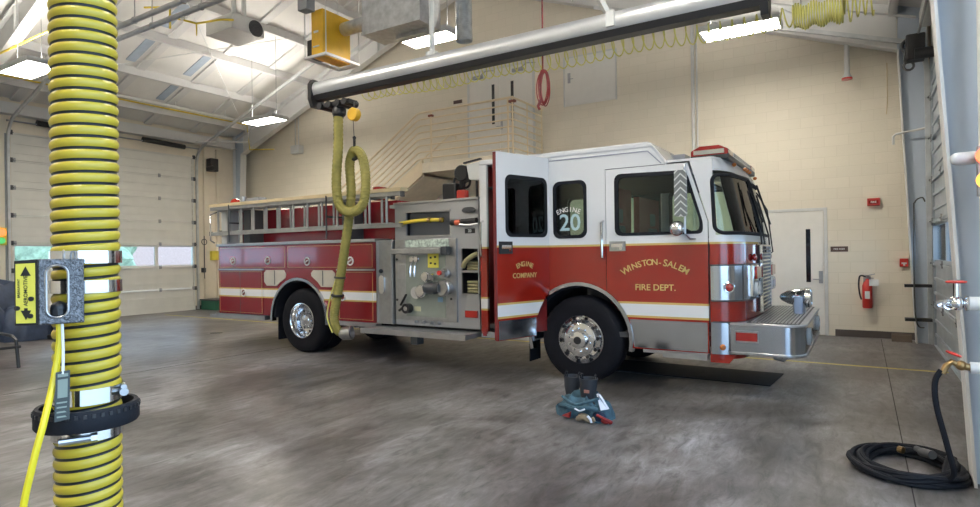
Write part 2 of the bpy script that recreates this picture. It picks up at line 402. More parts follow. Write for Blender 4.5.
def side_wall(name, x0, x1, m):
    b = MB(); h = roofz(XL)+.05
    P = [(x0, YF-.2, 0), (x0, -2.6, 0), (x0, -2.6, 4.95), (x0, 4.3, 4.95), (x0, 4.3, 0), (x0, 6.5, 0), (x0, 6.5, 4.95), (x0, 11.42, 4.95), (x0, 11.42, 0), (x0, YB, 0), (x0, YB, h), (x0, YF-.2, h)]
    if x0 > 0: P = [(p[0], {11.42: 12.62, 6.5: 6.3}.get(p[1], p[1]), p[2]) for p in P]
    b.prism(P, (x1-x0, 0, 0)); struct(name, b, m, smooth=False)
side_wall('wall_left', XL-.2, XL, 'wallpanel'); side_wall('wall_right', XR, XR+.2, 'frame')
# roof
b = MB()
for xa, xb in ((XL-.3, RX), (RX, XR+.3)):
    za, zb = roofz(xa), roofz(xb)
    b.hexa([(xa, YF-.2, za), (xb, YF-.2, zb), (xb, YB+.2, zb), (xa, YB+.2, za), (xa, YF-.2, za+.1), (xb, YF-.2, zb+.1), (xb, YB+.2, zb+.1), (xa, YB+.2, za+.1)])
struct('ceiling', b, 'liner', smooth=False)
b = MB()
x = XL+.9
while x < XR:
    if abs(x-RX) > .3: b.bar((x, YF, roofz(x)-.10), (x, YB, roofz(x)-.10), .12, .20)
    x += 1.5
struct('trim_1', b, 'frame', smooth=False)      # roof purlins
b = MB()
for y in (-1.6, 1.5, 3.4, 6.6, 8.45, 9.95, 11.4):
    for x0, x1 in ((XL, RX), (RX, XR)): b.bar((x0, y, roofz(x0)-.03), (x1, y, roofz(x1)-.03), .22, .06)
struct('trim_2', b, 'frame', smooth=False)      # liner seams across the purlins
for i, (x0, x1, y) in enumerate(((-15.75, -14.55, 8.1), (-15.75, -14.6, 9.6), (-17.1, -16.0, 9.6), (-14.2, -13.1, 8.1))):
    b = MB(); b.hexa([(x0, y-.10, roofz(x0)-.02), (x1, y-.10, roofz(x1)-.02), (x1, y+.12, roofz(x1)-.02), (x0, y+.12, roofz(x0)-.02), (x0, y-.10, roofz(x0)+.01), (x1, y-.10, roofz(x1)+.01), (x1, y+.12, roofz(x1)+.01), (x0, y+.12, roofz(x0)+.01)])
    struct('window_%d' % (i+1), b, 'sky', smooth=False)  # thin coloured panels stand for bluish shade between the liner ribs
# rigid frames: tapered columns and rafters
def rigid_frame(yc, n, dt=9.24, df=9.43):
    b = MB()
    for sgn in (-1, 1):
        X = lambda d: RX+sgn*d          # distance from ridge
        H = 9.66                         # half span
        # column
        zt = 5.18
        b.prism([(X(H), yc-.01, 0), (X(H), yc-.01, roofz(X(H))), (X(dt), yc-.01, roofz(X(dt))), (X(dt-.02), yc-.01, zt), (X(df), yc-.01, 0)], (0, .02, 0), mi=1)
        b.hexa([(X(dt-.02), yc-.11, zt), (X(dt), yc-.11, zt), (X(dt), yc+.11, zt), (X(dt-.02), yc+.11, zt), (X(df), yc-.11, 0), (X(df+.02), yc-.11, 0), (X(df+.02), yc+.11, 0), (X(df), yc+.11, 0)])
        b.box(min(X(H), X(H-.015)), max(X(H), X(H-.015)), yc-.11, yc+.11, 0, roofz(X(H)))
        # rafter web, deep at the knee
        zb0, zb1 = zt, roofz(RX)-.62
        b.prism([(X(dt-.02), yc-.01, zb0), (X(dt-.02), yc-.01, roofz(X(dt-.02))), (RX, yc-.01, roofz(RX)), (RX, yc-.01, zb1)], (0, .02, 0))
        b.hexa([(X(dt-.02), yc-.11, zb0), (RX, yc-.11, zb1), (RX, yc+.11, zb1), (X(dt-.02), yc+.11, zb0), (X(dt-.02), yc-.11, zb0+.02), (RX, yc-.11, zb1+.02), (RX, yc+.11, zb1+.02), (X(dt-.02), yc+.11, zb0+.02)])
        z0, z1 = roofz(X(9.5))-.2, roofz(RX)-.2
        b.hexa([(X(9.5), yc-.11, z0), (RX, yc-.11, z1), (RX, yc+.11, z1), (X(9.5), yc+.11, z0), (X(9.5), yc-.11, z0+.02), (RX, yc-.11, z1+.02), (RX, yc+.11, z1+.02), (X(9.5), yc+.11, z0+.02)])
        for d in (3, 6): b.box(min(X(d), X(d+.02)), max(X(d), X(d+.02)), yc-.1, yc+.1, roofz(X(d))-.75 if d > 4 else roofz(X(d))-.66, roofz(X(d))-.2)
    struct('trim_%d' % n, b, ['frame', 'bframe'], smooth=False)
rigid_frame(5.36, 3, 9.03, 9.29); rigid_frame(12.9, 4); rigid_frame(-3.7, 5, 9.03, 9.29)
b = MB(); b.box(XL+.02, XL+.22, 5.5, 12.8, 5.38, 5.66); b.box(XL+.02, XL+.3, 5.5, 12.8, 5.36, 5.38); b.box(XR-.2, XR-.02, 5.5, 12.8, 5.5, 5.75)
struct('trim_6', b, 'frame', smooth=False)
# rod bracing under the roof
b = MB()
for p, q in (((-17.5, 5.5, roofz(-17.5)-.4), (-10.5, 12.8, roofz(-10.5)-.4)), ((-10.5, 5.5, roofz(-10.5)-.4), (-17.5, 12.8, roofz(-17.5)-.4)), ((-7, 5.5, roofz(-7)-.4), (-1, 12.8, roofz(-1)-.4)), ((-1, 5.5, roofz(-1)-.4), (-7, 12.8, roofz(-7)-.4))): b.cyl(p, q, .012, n=6)
struct('trim_7', b, 'frame')
struct('baseboard_back', MB().box(-.47, .80, YB-.015, YB, 0, .13), mat('dark_base', (.085, .07, .065), .5), smooth=False)
b = MB(); b.box(XL+.0, XL+.012, 4.3, 6.5, 0, .13); b.box(XL, XL+.012, 11.42, YB, 0, .13)
struct('baseboard_left', b, mat('dark_base', (.085, .07, .065), .5), smooth=False)
b = MB()
for y in (11.75, 12.2): b.bar((XL+.05, y, 0), (XL+.05, y, 5.3), .06, .09, up=(1, 0, 0))
struct('trim_8', b, 'wallpanel', smooth=False)

# sectional overhead doors
def sectional(n, xs, y0, y1, inward, m, hsec=.707, nsec=7, winrow=2, npane=4, wz=(.05, .62)):
    root = bpy.data.objects.new('door_%d' % n, None); COL.objects.link(root); root.location = (xs, (y0+y1)/2, 0); ORG[root.name] = Vector(root.location); root['kind'] = 'structure'
    t = .05*inward
    for k in range(nsec):
        z0, z1 = k*hsec+.004, (k+1)*hsec-.004
        b = MB()
        if k == winrow:
            w = (y1-y0)/npane; holes = []
            for j in range(npane): holes.append([(xs, y0+j*w+.05, z0+wz[0]), (xs, y0+(j+1)*w-.05, z0+wz[0]), (xs, y0+(j+1)*w-.05, z0+wz[1]), (xs, y0+j*w+.05, z0+wz[1])])
            b.prism([(xs, y0, z0), (xs, y1, z0), (xs, y1, z1), (xs, y0, z1)], (-t, 0, 0), holes)
        else:
            b.box(min(xs, xs-t), max(xs, xs-t), y0, y1, z0, z1)
            for q in (.28, .62):       # pressed ribs
                b.box(min(xs, xs+.022*inward), max(xs, xs+.022*inward), y0+.02, y1-.02, z0+hsec*q-.025, z0+hsec*q+.025)
        b.box(min(xs, xs+.035*inward), max(xs, xs+.035*inward), y0, y1, z1-.035, z1)
        b.box(min(xs, xs+.03*inward), max(xs, xs+.03*inward), y0, y1, z0, z0+.02)
        for y in (y0+.03, y1-.03): b.box(min(xs, xs+.03*inward), max(xs, xs+.03*inward), y-.03, y+.03, z0, z1)
        s = b.build('door_section', m, root, smooth=False)
        if k == winrow:
            for j in range(npane):
                MB().box(xs-.03*inward-.004, xs-.03*inward+.004, y0+j*w+.05, y0+(j+1)*w-.05, z0+wz[0], z0+wz[1]).build('pane', 'wglass', s, smooth=False)
        if k < nsec-1:
            h = MB()
            for y in (y0+.06, y0+(y1-y0)*.27, y0+(y1-y0)*.52, y0+(y1-y0)*.77, y1-.06):
                h.box(min(xs+.03*inward, xs+.05*inward), max(xs+.03*inward, xs+.05*inward), y-.035, y+.035, z1-.055, z1+.055); h.cyl((xs+.05*inward, y-.04, z1), (xs+.05*inward, y+.04, z1), .014, n=8)
            h.build('hinge', 'grey', s, smooth=False)
        rl = MB()
        for y, sg in ((y0, -1), (y1, 1)): rl.cyl((xs+.06*inward, y-.05*sg, z1), (xs+.06*inward, y+.07*sg, z1), .012, n=6).box(xs+.02*inward-.02, xs+.02*inward+.03, y-.04, y+.04, z1-.06, z1+.06)
        rl.build('roller', 'dgrey', s, smooth=False)
    for y in (y0-.07, y1+.07):
        xx = xs+.07*inward
        pts = [(xx, y, .02), (xx, y, 4.7)]+[(xx+inward*(.55-.55*math.cos(a)), y, 4.7+.62*math.sin(a)) for a in [R(6+k*8) for k in range(10)]]
        e = Vector(pts[-1]); pts.append((e.x+inward*5.6, y, e.z+5.6*.335))
        b = MB()
        for p, q in zip(pts, pts[1:]): b.bar(p, q, .055, .075, up=(inward, 0, .35) if p[2] < 4 else (0, 0, 1))
        b.build('door_track', 'galvt', root, smooth=False)
    b = MB()
    for y in (y0-.10, y1+.10): b.box(min(xs-.02*inward, xs+.03*inward), max(xs-.02*inward, xs+.03*inward), y-.03, y+.03, 0, 4.9)
    b.cyl((xs+.22*inward, y0-.15, 5.2), (xs+.22*inward, y1+.15, 5.2), .02, n=8)
    b.build('door_jamb', 'grey', root, smooth=False)
    return root
d1 = sectional(1, XL-.02, 6.5, 11.42, 1, 'sectional')
b = MB(); b.cyl((XL+.2, 9.7, 5.24), (XL+.2, 11.0, 5.20), .075, n=14); b.cyl((XL+.2, 7.0, 5.24), (XL+.2, 8.1, 5.22), .075, n=14); b.build('torsion_spring', 'black', d1)
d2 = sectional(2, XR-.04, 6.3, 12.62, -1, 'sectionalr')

d3 = sectional(3, XL-.02, -2.6, 4.3, 1, 'sectional')

# man doors on the back wall
def leaf_door(n, x0, x1, z0, z1, double=False, strips=(), handle=None, hz=1.08, frame=.06):
    root = bpy.data.objects.new('door_%d' % n, None); COL.objects.link(root); root.location = ((x0+x1)/2, YB, z0); ORG[root.name] = Vector(root.location); root['kind'] = 'structure'
    y = YB-.03
    b = MB().prism([(x0-frame, y, z0), (x0-frame, y, z1+frame), (x1+frame, y, z1+frame), (x1+frame, y, z0), (x1, y, z0), (x1, y, z1), (x0, y, z1), (x0, y, z0)], (0, .05, 0)); b.build('door_frame', 'offwhite', root, smooth=False, bevel=.006)
    xs = [x0, (x0+x1)/2, x1] if double else [x0, x1]
    for a, c in zip(xs, xs[1:]):
        lf = MB().box(a+.006, c-.006, y+.012, y+.05, z0+.01, z1-.006).build('door_leaf', 'doorwhite', root, smooth=False)
        for sx0, sx1, sz0, sz1 in strips:
            if a < sx0 < c:
                MB().box(sx0, sx1, y+.004, y+.02, sz0, sz1).build('glass_strip', mat('dark_strip_glass', (.01, .01, .012), .1, coat=.5), lf, smooth=False)
    if handle:
        hx, dr = handle
        b = MB(); b.box(hx-.035, hx+.035, y-.0, y+.012, hz-.12, hz+.12); b.cyl((hx, y-.05, hz-.04), (hx, y, hz-.04), .011, n=8); b.cyl((hx, y-.05, hz-.04), (hx+dr*.13, y-.05, hz-.04), .010, n=8)
        b.build('door_handle', 'steel', root)
    return root
leaf_door(4, -1.76, -.64, 0, 2.42, strips=[(-.95, -.87, 1.03, 2.07)], handle=(-.70, -1), hz=1.13)
d5 = leaf_door(5, -8.86, -6.96, 3.95, 6.46, double=True, strips=[(-8.15, -8.07, 5.05, 6.08), (-7.58, -7.50, 5.05, 6.08)], handle=(-7.86, -1), hz=5.0)
b = MB()
for x in (-8.55, -7.35): b.box(x-.15, x+.15, YB-.10, YB-.03, 6.28, 6.36); b.bar((x+.1, YB-.1, 6.34), (x+.35, YB-.25, 6.38), .02, .02); b.bar((x+.35, YB-.25, 6.38), (x+.5, YB-.05, 6.42), .02, .02)
b.build('door_closer', 'steel', d5, smooth=False)
leaf_door(6, -6.08, -4.80, 5.20, 6.36, handle=(-5.96, 1), hz=5.88, frame=.03)

# ------------------------------------------------------------------ mezzanine landing and stair
cm = M['cream']
st = thing('steel_stair', 'cream stair and railed landing on the back wall below the upper double doors', 'stairs', (-8.5, 12.5, 0))
b = MB(); b.box(-9.28, -6.62, 11.76, YB, 3.71, 3.95)
b.build('landing', mat('landing_paint', (.80, .72, .57), .55), st, smooth=False, bevel=.01)
SL = .62
b = MB()
for y in (11.76, 13.16):
    b.prism([(-9.28, y, 4.02), (-9.28, y, 3.66), (-15.1, y, 3.66-5.82*SL), (-15.75, y, 3.66-5.82*SL), (-15.75, y, 0.02)], (0, .06, 0))
b.build('stringer', 'cream', st, smooth=False)
b = MB()
ns = 21
for k in range(ns):
    x = -9.3-k*.295; z = 3.95-(k+1)*.183
    b.box(x-.29, x, 11.82, 13.16, z-.04, z); b.box(x-.02, x, 11.82, 13.16, z, z+.18)
b.build('treads', mat('landing_paint', (.80, .72, .57), .55), st, smooth=False)
MB().prism([(-9.3, 11.83, 3.66), (-15.1, 11.83, 3.66-5.8*SL), (-15.1, 11.83, 3.62-5.8*SL), (-9.3, 11.83, 3.62)], (0, 1.4, 0)).build('soffit', mat('landing_paint', (.80, .72, .57), .55), st, smooth=False)
b = MB()
yr = 11.80
for k in range(8):
    z = 4.07+k*.164
    rr = .026 if k == 7 else .018
    b.tube([(-6.70, YB-.02, z), (-6.70, yr, z), (-9.33, yr, z), (-9.45, yr, z-.02), (-15.4, yr, z-.02-5.95*SL)], rr, 6)
for x, dz in ((-6.70, 0), (-6.82, 0), (-9.02, 0), (-11.2, -(1.75)*SL), (-13.3, -(3.85)*SL), (-15.3, -5.85*SL)): b.cyl((x, yr, 3.9+dz), (x, yr, 5.24+dz), .024, n=8)
b.cyl((-6.70, YB-.05, 3.9), (-6.70, YB-.05, 5.24), .02, n=8); b.cyl((-6.70, 12.5, 3.9), (-6.70, 12.5, 5.24), .016, n=8)
b.build('railing', 'cream', st)
b = MB(); b.tube([(-9.1, YB-.08, 4.9), (-9.5, YB-.08, 4.9), (-12.6, YB-.08, 4.9-3.1*SL)], .02, 6)
for x in (-9.3, -10.6, -12.0): b.cyl((x, YB, 4.8-max(0, -9.5-x)*SL), (x, YB-.08, 4.88-max(0, -9.5-x)*SL), .012, n=6)
b.build('wall_handrail', 'cream', st)
b = MB(); b.box(-9.08, -8.96, yr-.04, yr+.04, 5.08, 5.13); b.box(-6.78, -6.62, yr-.04, yr+.04, 5.10, 5.15)
b.build('rail_clamp', mat('rust_brown', (.22, .07, .04), .6), st, smooth=False)
b = MB(); b.box(-9.38, -9.10, YB-.015, YB, 5.75, 5.84)
tag(b.build('room_sign', 'signdark'), 'small brown sign left of the upper double doors', 'sign')

# ------------------------------------------------------------------ wall fittings
t = thing('fire_extinguisher', 'red fire extinguisher with paper tag hanging on the block wall', 'fire extinguisher', (.06, YB-.09, .56))
MB().lathe((.06, YB-.09, .56), (0, 0, 1), [(0, 0), (0, .07), (.02, .082), (.42, .082), (.48, .06), (.52, .028), (.55, .026), (.55, 0)], 20).build('cylinder', 'redplastic', t)
MB().cyl((.06, YB-.09, 1.10), (.06, YB-.09, 1.17), .025, n=10).bar((.05, YB-.1, 1.16), (.18, YB-.14, 1.20), .02, .015).bar((.05, YB-.1, 1.13), (.16, YB-.14, 1.12), .02, .015).build('valve_head', 'steel', t)
MB().tube(spline([(.05, YB-.09, 1.14), (-.05, YB-.1, 1.16), (-.075, YB-.1, 1.0), (-.06, YB-.1, .82), (-.035, YB-.1, .72)]), .014, 8).build('hose', 'black', t)
MB().box(.02, .10, YB-.176, YB-.171, .74, .88).build('label_plate', 'paper', t, smooth=False)
MB().box(.09, .24, YB-.19, YB-.187, .98, 1.10, mx=None).build('paper_tag', 'paper', t, smooth=False)
MB().box(0, .12, YB-.02, YB, .9, 1.15).build('wall_bracket', 'grey', t, smooth=False)
t = thing('fire_strobe', 'red strobe alarm high on the block wall above the fire extinguisher', 'fire alarm', (.18, YB, 2.48))
MB().box(.08, .28, YB-.06, YB, 2.47, 2.61).build('housing', 'redplastic', t, bevel=.008)
MB().box(.10, .26, YB-.066, YB-.058, 2.50, 2.57).text('FIRE', .05, facing_y(.18, YB-.068, 2.535), .001, 1).build('lens_panel', ['redlens', 'paper'], t, smooth=False)
t = thing('pull_station', 'small red fire alarm pull station on the wall beside the corner column', 'fire alarm', (.64, YB, 1.33))
MB().box(.57, .70, YB-.05, YB, 1.33, 1.48).build('housing', 'redplastic', t, bevel=.006)
MB().box(.595, .675, YB-.062, YB-.05, 1.38, 1.41).box(.62, .65, YB-.064, YB-.05, 1.35, 1.38).build('pull_bar', 'paper', t, smooth=False)
t = thing('room_sign', 'dark plate sign at eye height between the white door and the extinguisher', 'sign', (-.38, YB, 1.63))
MB().box(-.53, -.24, YB-.012, YB, 1.62, 1.72).build('plate', 'signdark', t, smooth=False)
MB().text('FIRE RISER', .042, facing_y(-.385, YB-.0135, 1.67), .001).build('lettering', 'offwhite', t, smooth=False)
# sprinkler drain pipe and conduit
MB().lathe((-.21, 12.98, 4.82), (0, 0, 1), [(0, 0), (0, .09, 1), (.03, .09, 1), (.05, .075), (.09, .06), (.10, .045), (1.2, .045)], 14).build('vent_pipe', ['offwhite', 'redplastic'])
tag(bpy.data.objects['vent_pipe'], 'short white pipe with a red rim hanging by the right end of the block wall', 'pipe')
b = MB(); b.cyl((-3.06, YB-.05, .1), (-3.06, YB-.05, 7.1), .035, n=10); b.cyl((-2.98, YB-.03, .1), (-2.98, YB-.03, 7.1), .018, n=8)
tag(b.build('conduit', ['offwhite']), 'long white conduit running up the middle of the block wall', 'pipe')
b = MB(); b.tube([(.42, YB-.01, 5.1), (.42, YB-.02, 4.35), (.40, YB-.02, 4.15)], .008, 6)
tag(b.build('cable', 'tan'), 'thin tan cable hanging down the block wall near the right corner', 'cable')
b = MB(); b.tube([(.48, 12.75, 3.5), (.48, 12.75, 3.64), (.52, 12.75, 3.68), (.98, 12.75, 3.74)], .02, 8)
tag(b.build('bent_pipe', 'offwhite'), 'white bent pipe stub crossing the corner column at the right', 'pipe')
b = MB(); b.box(-15.75, -15.35, 13.1, YB, 5.02, 5.28); b.cyl((-15.62, 13.2, 5.28), (-15.62, 13.2, 6.2), .02, n=6); b.cyl((-15.47, 13.2, 5.28), (-15.47, 13.2, 6.2), .02, n=6)
tag(b.build('junction_box', 'offwhite', bevel=.01), 'white junction box with two conduits high on the back wall at the left', 'electrical box')
# chain-hoist gear of the doors
def operator(x, y, z, label, s=1):
    t = thing('door_operator', label, 'motor', (x, y, z))
    MB().box(x-.13, x+.13, y-.14*s, y+.14*s, z, z+.42).build('housing', 'black', t, bevel=.02)
    MB().cyl((x-.02, y-.12, z+.08), (x+.30, y-.12, z+.08), .09, n=16).cyl((x+.30, y-.12, z+.08), (x+.33, y-.12, z+.08), .06, n=12).build('motor', 'black', t)
    return t
operator(XL+.35, 11.85, 4.50, 'black door motor beside the left overhead door track')
t = operator(.78, 12.2, 4.78, 'black door motor behind the right overhead door track')
MB().torus((.72, 12.4, 5.10), (0, 1, 0), .11, .03).torus((.70, 12.4, 4.76), (0, 1, 0), .07, .02).box(.62, .8, 12.1, 12.3, 4.8, 5.0).build('chain_wheel', 'dgrey', t)
b = MB(); b.tube(spline([(.90, 12.46, 2.45), (.86, 12.44, 2.52), (.76, 12.42, 2.45), (.74, 12.40, 2.2), (.74, 12.40, .55), (.86, 12.40, .32)]), .012, 6)
tag(b.build('hoist_chain', 'dgrey'), 'long dark hoist chain hanging by the right overhead door', 'chain')
b = MB()
for z in (.42, 1.0): b.box(.60, .98, 12.45, 12.62, z, z+.05)
tag(b.build('bar_bracket', 'black', smooth=False), 'two black bar holders beside the foot of the right door track', 'bracket')
# small gang of pipes by left door
b = MB(); b.tube([(XL+.12, 11.68, 1.0), (XL+.12, 11.68, 2.4)], .014, 6); b.torus((XL+.12, 11.68, 2.2), (1, 0, 0), .09, .012); b.box(XL+.0, XL+.14, 11.64, 11.72, 1.2, 1.35)
tag(b.build('pull_chain', 'dgrey'), 'looped chain hanging on the wall right of the left overhead door', 'chain')
b = MB(); b.box(XL+.0, XL+.12, 11.95, 12.22, 1.60, 1.90)
tag(b.build('switch_box', 'label_yellow', bevel=.01), 'yellow box on the wall just left of the fire engine tail', 'electrical box')
t = thing('floor_bin', 'green bin on the floor behind the tail of the fire engine', 'bin', (-17.9, 11.8, 0))
MB().box(-18.3, -17.5, 11.55, 12.1, 0, .30).build('tub', 'green', t, bevel=.02); MB().box(-18.33, -17.47, 11.52, 12.13, .30, .34).build('lid', 'dgrey', t, bevel=.01)
t = thing('signal_light', 'small stop light with a glowing red lamp beside the left overhead door', 'traffic light', (XL, 6.2, 2.0))
MB().box(XL, XL+.10, 6.13, 6.37, 2.06, 2.50).build('housing', 'label_yellow', t, bevel=.01)
MB().cyl((XL+.09, 6.25, 2.38), (XL+.13, 6.25, 2.38), .09, n=18).build('red_lamp', 'redlamp', t, label='glowing red lamp')
MB().cyl((XL+.09, 6.25, 2.17), (XL+.13, 6.25, 2.17), .08, n=18).build('green_lamp', 'greenlamp', t, label='unlit green lamp')

# ------------------------------------------------------------------ ceiling services
def light(x0, x1, y0, y1, z, label):
    t = thing('ceiling_light', label, 'ceiling light', ((x0+x1)/2, (y0+y1)/2, z), 'fluorescent fixtures hung from the roof')
    f = MB(); f.box(x0, x1, y0, y1, z+.03, z+.10); f.prism([(x0, y0, z), (x1, y0, z), (x1, y1, z), (x0, y1, z)], (0, 0, .04), [[(x0+.03, y0+.03, z), (x1-.03, y0+.03, z), (x1-.03, y1-.03, z), (x0+.03, y1-.03, z)]])
    f.build('housing', 'offwhite', t, smooth=False)
    MB().box(x0+.03, x1-.03, y0+.03, y1-.03, z+.012, z+.03).build('diffuser', 'lampw', t, smooth=False)
    MB().box(x0+.06, x1-.06, y0+.06, y1-.06, z+.10, z+.115).build('uplight', 'upw', t, smooth=False)  # glowing top panel added to throw light on the roof
    h = MB()
    for x in (x0+.15, x1-.15): h.cyl((x, (y0+y1)/2, z+.1), (x, (y0+y1)/2, roofz(x)), .006, n=6)
    h.build('hanger', 'grey', t)
light(-2.32, -1.08, 10.45, 11.05, 5.35, 'bright fixture over the right end of the block wall')
light(-6.80, -5.78, 8.02, 8.48, 5.37, 'bright fixture partly behind the galvanized air box')
light(-14.4, -13.1, 10.3, 10.85, 5.35, 'bright fixture above the tail of the fire engine')
light(-14.35, -13.0, 4.85, 5.45, 5.35, 'bright fixture left of the large ribbed hose')
for x, y in ((-1.8, 4.0), (-7.6, 3.6), (-1.8, -.8), (-8.0, -1.2), (-14, -1)):
    light(x-.6, x+.6, y-.3, y+.3, 5.9, 'bright fixture in the part of the bay nearest the viewer')
# air handler
t = thing('air_handler', 'galvanized sheet metal air box with round ducts hung above the exhaust rail', 'duct', (-6.38, 7.57, 5.3))
b = MB().box(-6.98, -5.77, 7.3, 7.84, 5.3, 6.3)
b.box(-6.99, -5.76, 7.285, 7.3, 5.3, 5.34).box(-6.5, -5.9, 7.6, 7.66, 5.24, 5.30); b.build('air_box', 'galv', t, smooth=False)
b = MB()
pr = []
for k in range(40): pr += [(k*.03, .13), (k*.03+.015, .137)]
b.lathe((-5.42, 8.0, 5.10), (0, 0, 1), pr, 20); b.build('vertical_duct', 'galv', t)
b = MB(); pr = [(-.02, .11)]+[(k*.04+j*.02, .11+.006*j) for k in range(14) for j in (0, 1)]; b.lathe((-7.5, 7.42, 5.55), (1, 0, 0), pr, 18); b.build('side_duct', 'galv', t)
b = MB(); b.lathe((-5.77, 7.55, 5.95), (1, 0, 0), [(k*.04+j*.02, .12+.006*j) for k in range(10) for j in (0, 1)], 18); b.tube(spline([(-5.37, 7.55, 5.95), (-5.2, 7.6, 5.95), (-5.2, 7.9, 6.0), (-5.42, 8.0, 6.4)]), .12, 14); b.build('elbow_duct', 'galv', t)
b = MB()
for x in (-6.9, -5.85): b.cyl((x, 7.57, 6.3), (x, 7.57, roofz(x)), .012, n=6)
b.build('hanger', 'grey', t)
t = thing('filter_unit', 'yellow blower box hung from the roof left of the galvanized air box', 'blower', (-7.68, 7.27, 5.0))
MB().box(-7.82, -7.55, 6.97, 7.60, 5.0, 5.78).build('case', 'yellow', t, bevel=.01)
MB().box(-7.75, -7.65, 6.955, 6.97, 5.40, 5.43).box(-7.77, -7.63, 6.955, 6.97, 5.16, 5.18).build('label_plate', 'paper', t, smooth=False)
MB().box(-8.02, -7.83, 7.05, 7.35, 5.05, 5.35).build('junction_box', 'black', t, bevel=.01)
b = MB(); b.bar((-7.9, 6.9, 4.98), (-7.4, 6.9, 4.98), .04, .04).bar((-7.9, 7.65, 4.98), (-7.4, 7.65, 4.98), .04, .04).bar((-7.9, 6.9, 4.98), (-7.9, 7.65, 4.98), .04, .04).bar((-7.4, 6.9, 4.98), (-7.4, 7.65, 4.98), .04, .04)
for x, y in ((-7.9, 6.9), (-7.4, 6.9), (-7.9, 7.65), (-7.4, 7.65)): b.cyl((x, y, 4.96), (x, y, roofz(x)), .010, n=6)
b.build('hanger', 'offwhite', t, smooth=False)
t = thing('electrical_box', 'grey electrical box on the roof support left of the yellow blower box', 'electrical box', (-8.1, 6.8, 5.75))
MB().box(-7.84, -7.62, 6.70, 6.88, 5.70, 5.90).build('case', 'grey', t, bevel=.01); MB().cyl((-7.73, 6.8, 5.90), (-7.73, 6.8, roofz(-7.73)-.21), .012, n=6).build('conduit', 'grey', t)
# unit heater
t = thing('unit_heater', 'white box heater with round fan hung under the roof at the left', 'heater', (-11.2, 8.0, 6.27))
MB().box(-11.75, -10.85, 7.6, 8.38, 6.36, 6.68).build('case', 'offwhite', t, bevel=.015)
MB().cyl((-10.86, 8.15, 6.50), (-10.83, 8.15, 6.50), .16, n=20).torus((-10.83, 8.15, 6.50), (1, 0, 0), .16, .012).torus((-10.82, 8.15, 6.50), (1, 0, 0), .11, .008).torus((-10.82, 8.15, 6.50), (1, 0, 0), .05, .008).build('fan', 'dgrey', t)
b = MB(); b.cyl((-10.95, 7.95, 6.6), (-10.95, 7.95, roofz(-10.95)), .05, n=12).cyl((-11.15, 7.85, 6.6), (-11.15, 7.85, roofz(-11.15)), .05, n=12); b.build('flue_pipe', 'offwhite', t)
b = MB().tube([(-11.0, 7.45, 6.5), (-11.6, 7.3, 6.5), (-11.6, 7.3, 6.25), (-11.6, 7.3, 6.5), (-12.3, 7.15, 6.75), (-12.3, 7.15, 6.5), (-12.3, 7.15, 6.95), (-13.0, 7.0, 7.05)], .022, 8)
b.tube([(-11.0, 7.45, 6.5), (-10.8, 7.6, 6.5)], .022, 8)
tag(b.build('gas_pipe', 'gasyellow'), 'short yellow gas pipe with drip legs feeding the box heater', 'pipe')
MB().sph((-11.95, 7.22, 6.64), .05).build('gas_regulator', 'offwhite'); tag(bpy.data.objects['gas_regulator'], 'small white regulator on the yellow gas pipe by the heater', 'valve')
b = MB(); b.tube([(-18.2, 5.22, 5.98), (-9.5, 5.22, 6.02)], .02, 8); tag(b.build('gas_pipe', 'gasyellow'), 'yellow gas pipe crossing above the fixture left of the ribbed hose', 'pipe')
b = MB(); b.tube([(-17.0, 5.6, 6.0), (-17.0, 12.4, 6.0), (-17.0, 12.5, 5.2), (-16.3, 12.9, 5.2)], .02, 8)
tag(b.build('gas_pipe', 'gasyellow'), 'long yellow gas pipe running along the roof above the left door', 'pipe')
b = MB()
b.cyl((-16.98, 5.6, 6.08), (-16.98, 12.4, 6.08), .05, n=10)
for y in (6.4, 8.2, 10, 11.6): b.cyl((-16.98, y, 6.1), (-16.98, y, roofz(-16.98)), .015, n=6)
tag(b.build('sprinkler_pipe', 'offwhite'), 'white sprinkler pipe beside the long yellow gas pipe under the left roof', 'pipe')
for y, lab in ((5.33, 'grey roof pipe nearer of the two passing left of the heater'), (5.62, 'grey roof pipe farther of the two passing left of the heater')):
    b = MB(); b.cyl((-13.2, y, 5.62), (-2.5, y, 5.62), .045, n=12)
    for x in (-12, -10.2, -8.8, -6, -4): b.cyl((x, y, 5.6), (x, y, roofz(x)), .010, n=6); b.torus((x, y, 5.62), (1, 0, 0), .05, .008, 16, 6)
    tag(b.build('roof_pipe', 'alu'), lab, 'pipe', 'grey pipes under the roof')
b = MB(); b.tube([(-17.6, 11.0, 5.3), (-16.4, 12.0, 5.3), (-16.4, 12.0, 5.6)], .022, 8); b.cyl((-17.2, 11.5, 5.3), (-17.2, 11.5, 5.7), .015, n=6)
tag(b.build('bracket_pipe', 'offwhite'), 'white bent bracket pipe under the fixture above the fire engine tail', 'pipe')

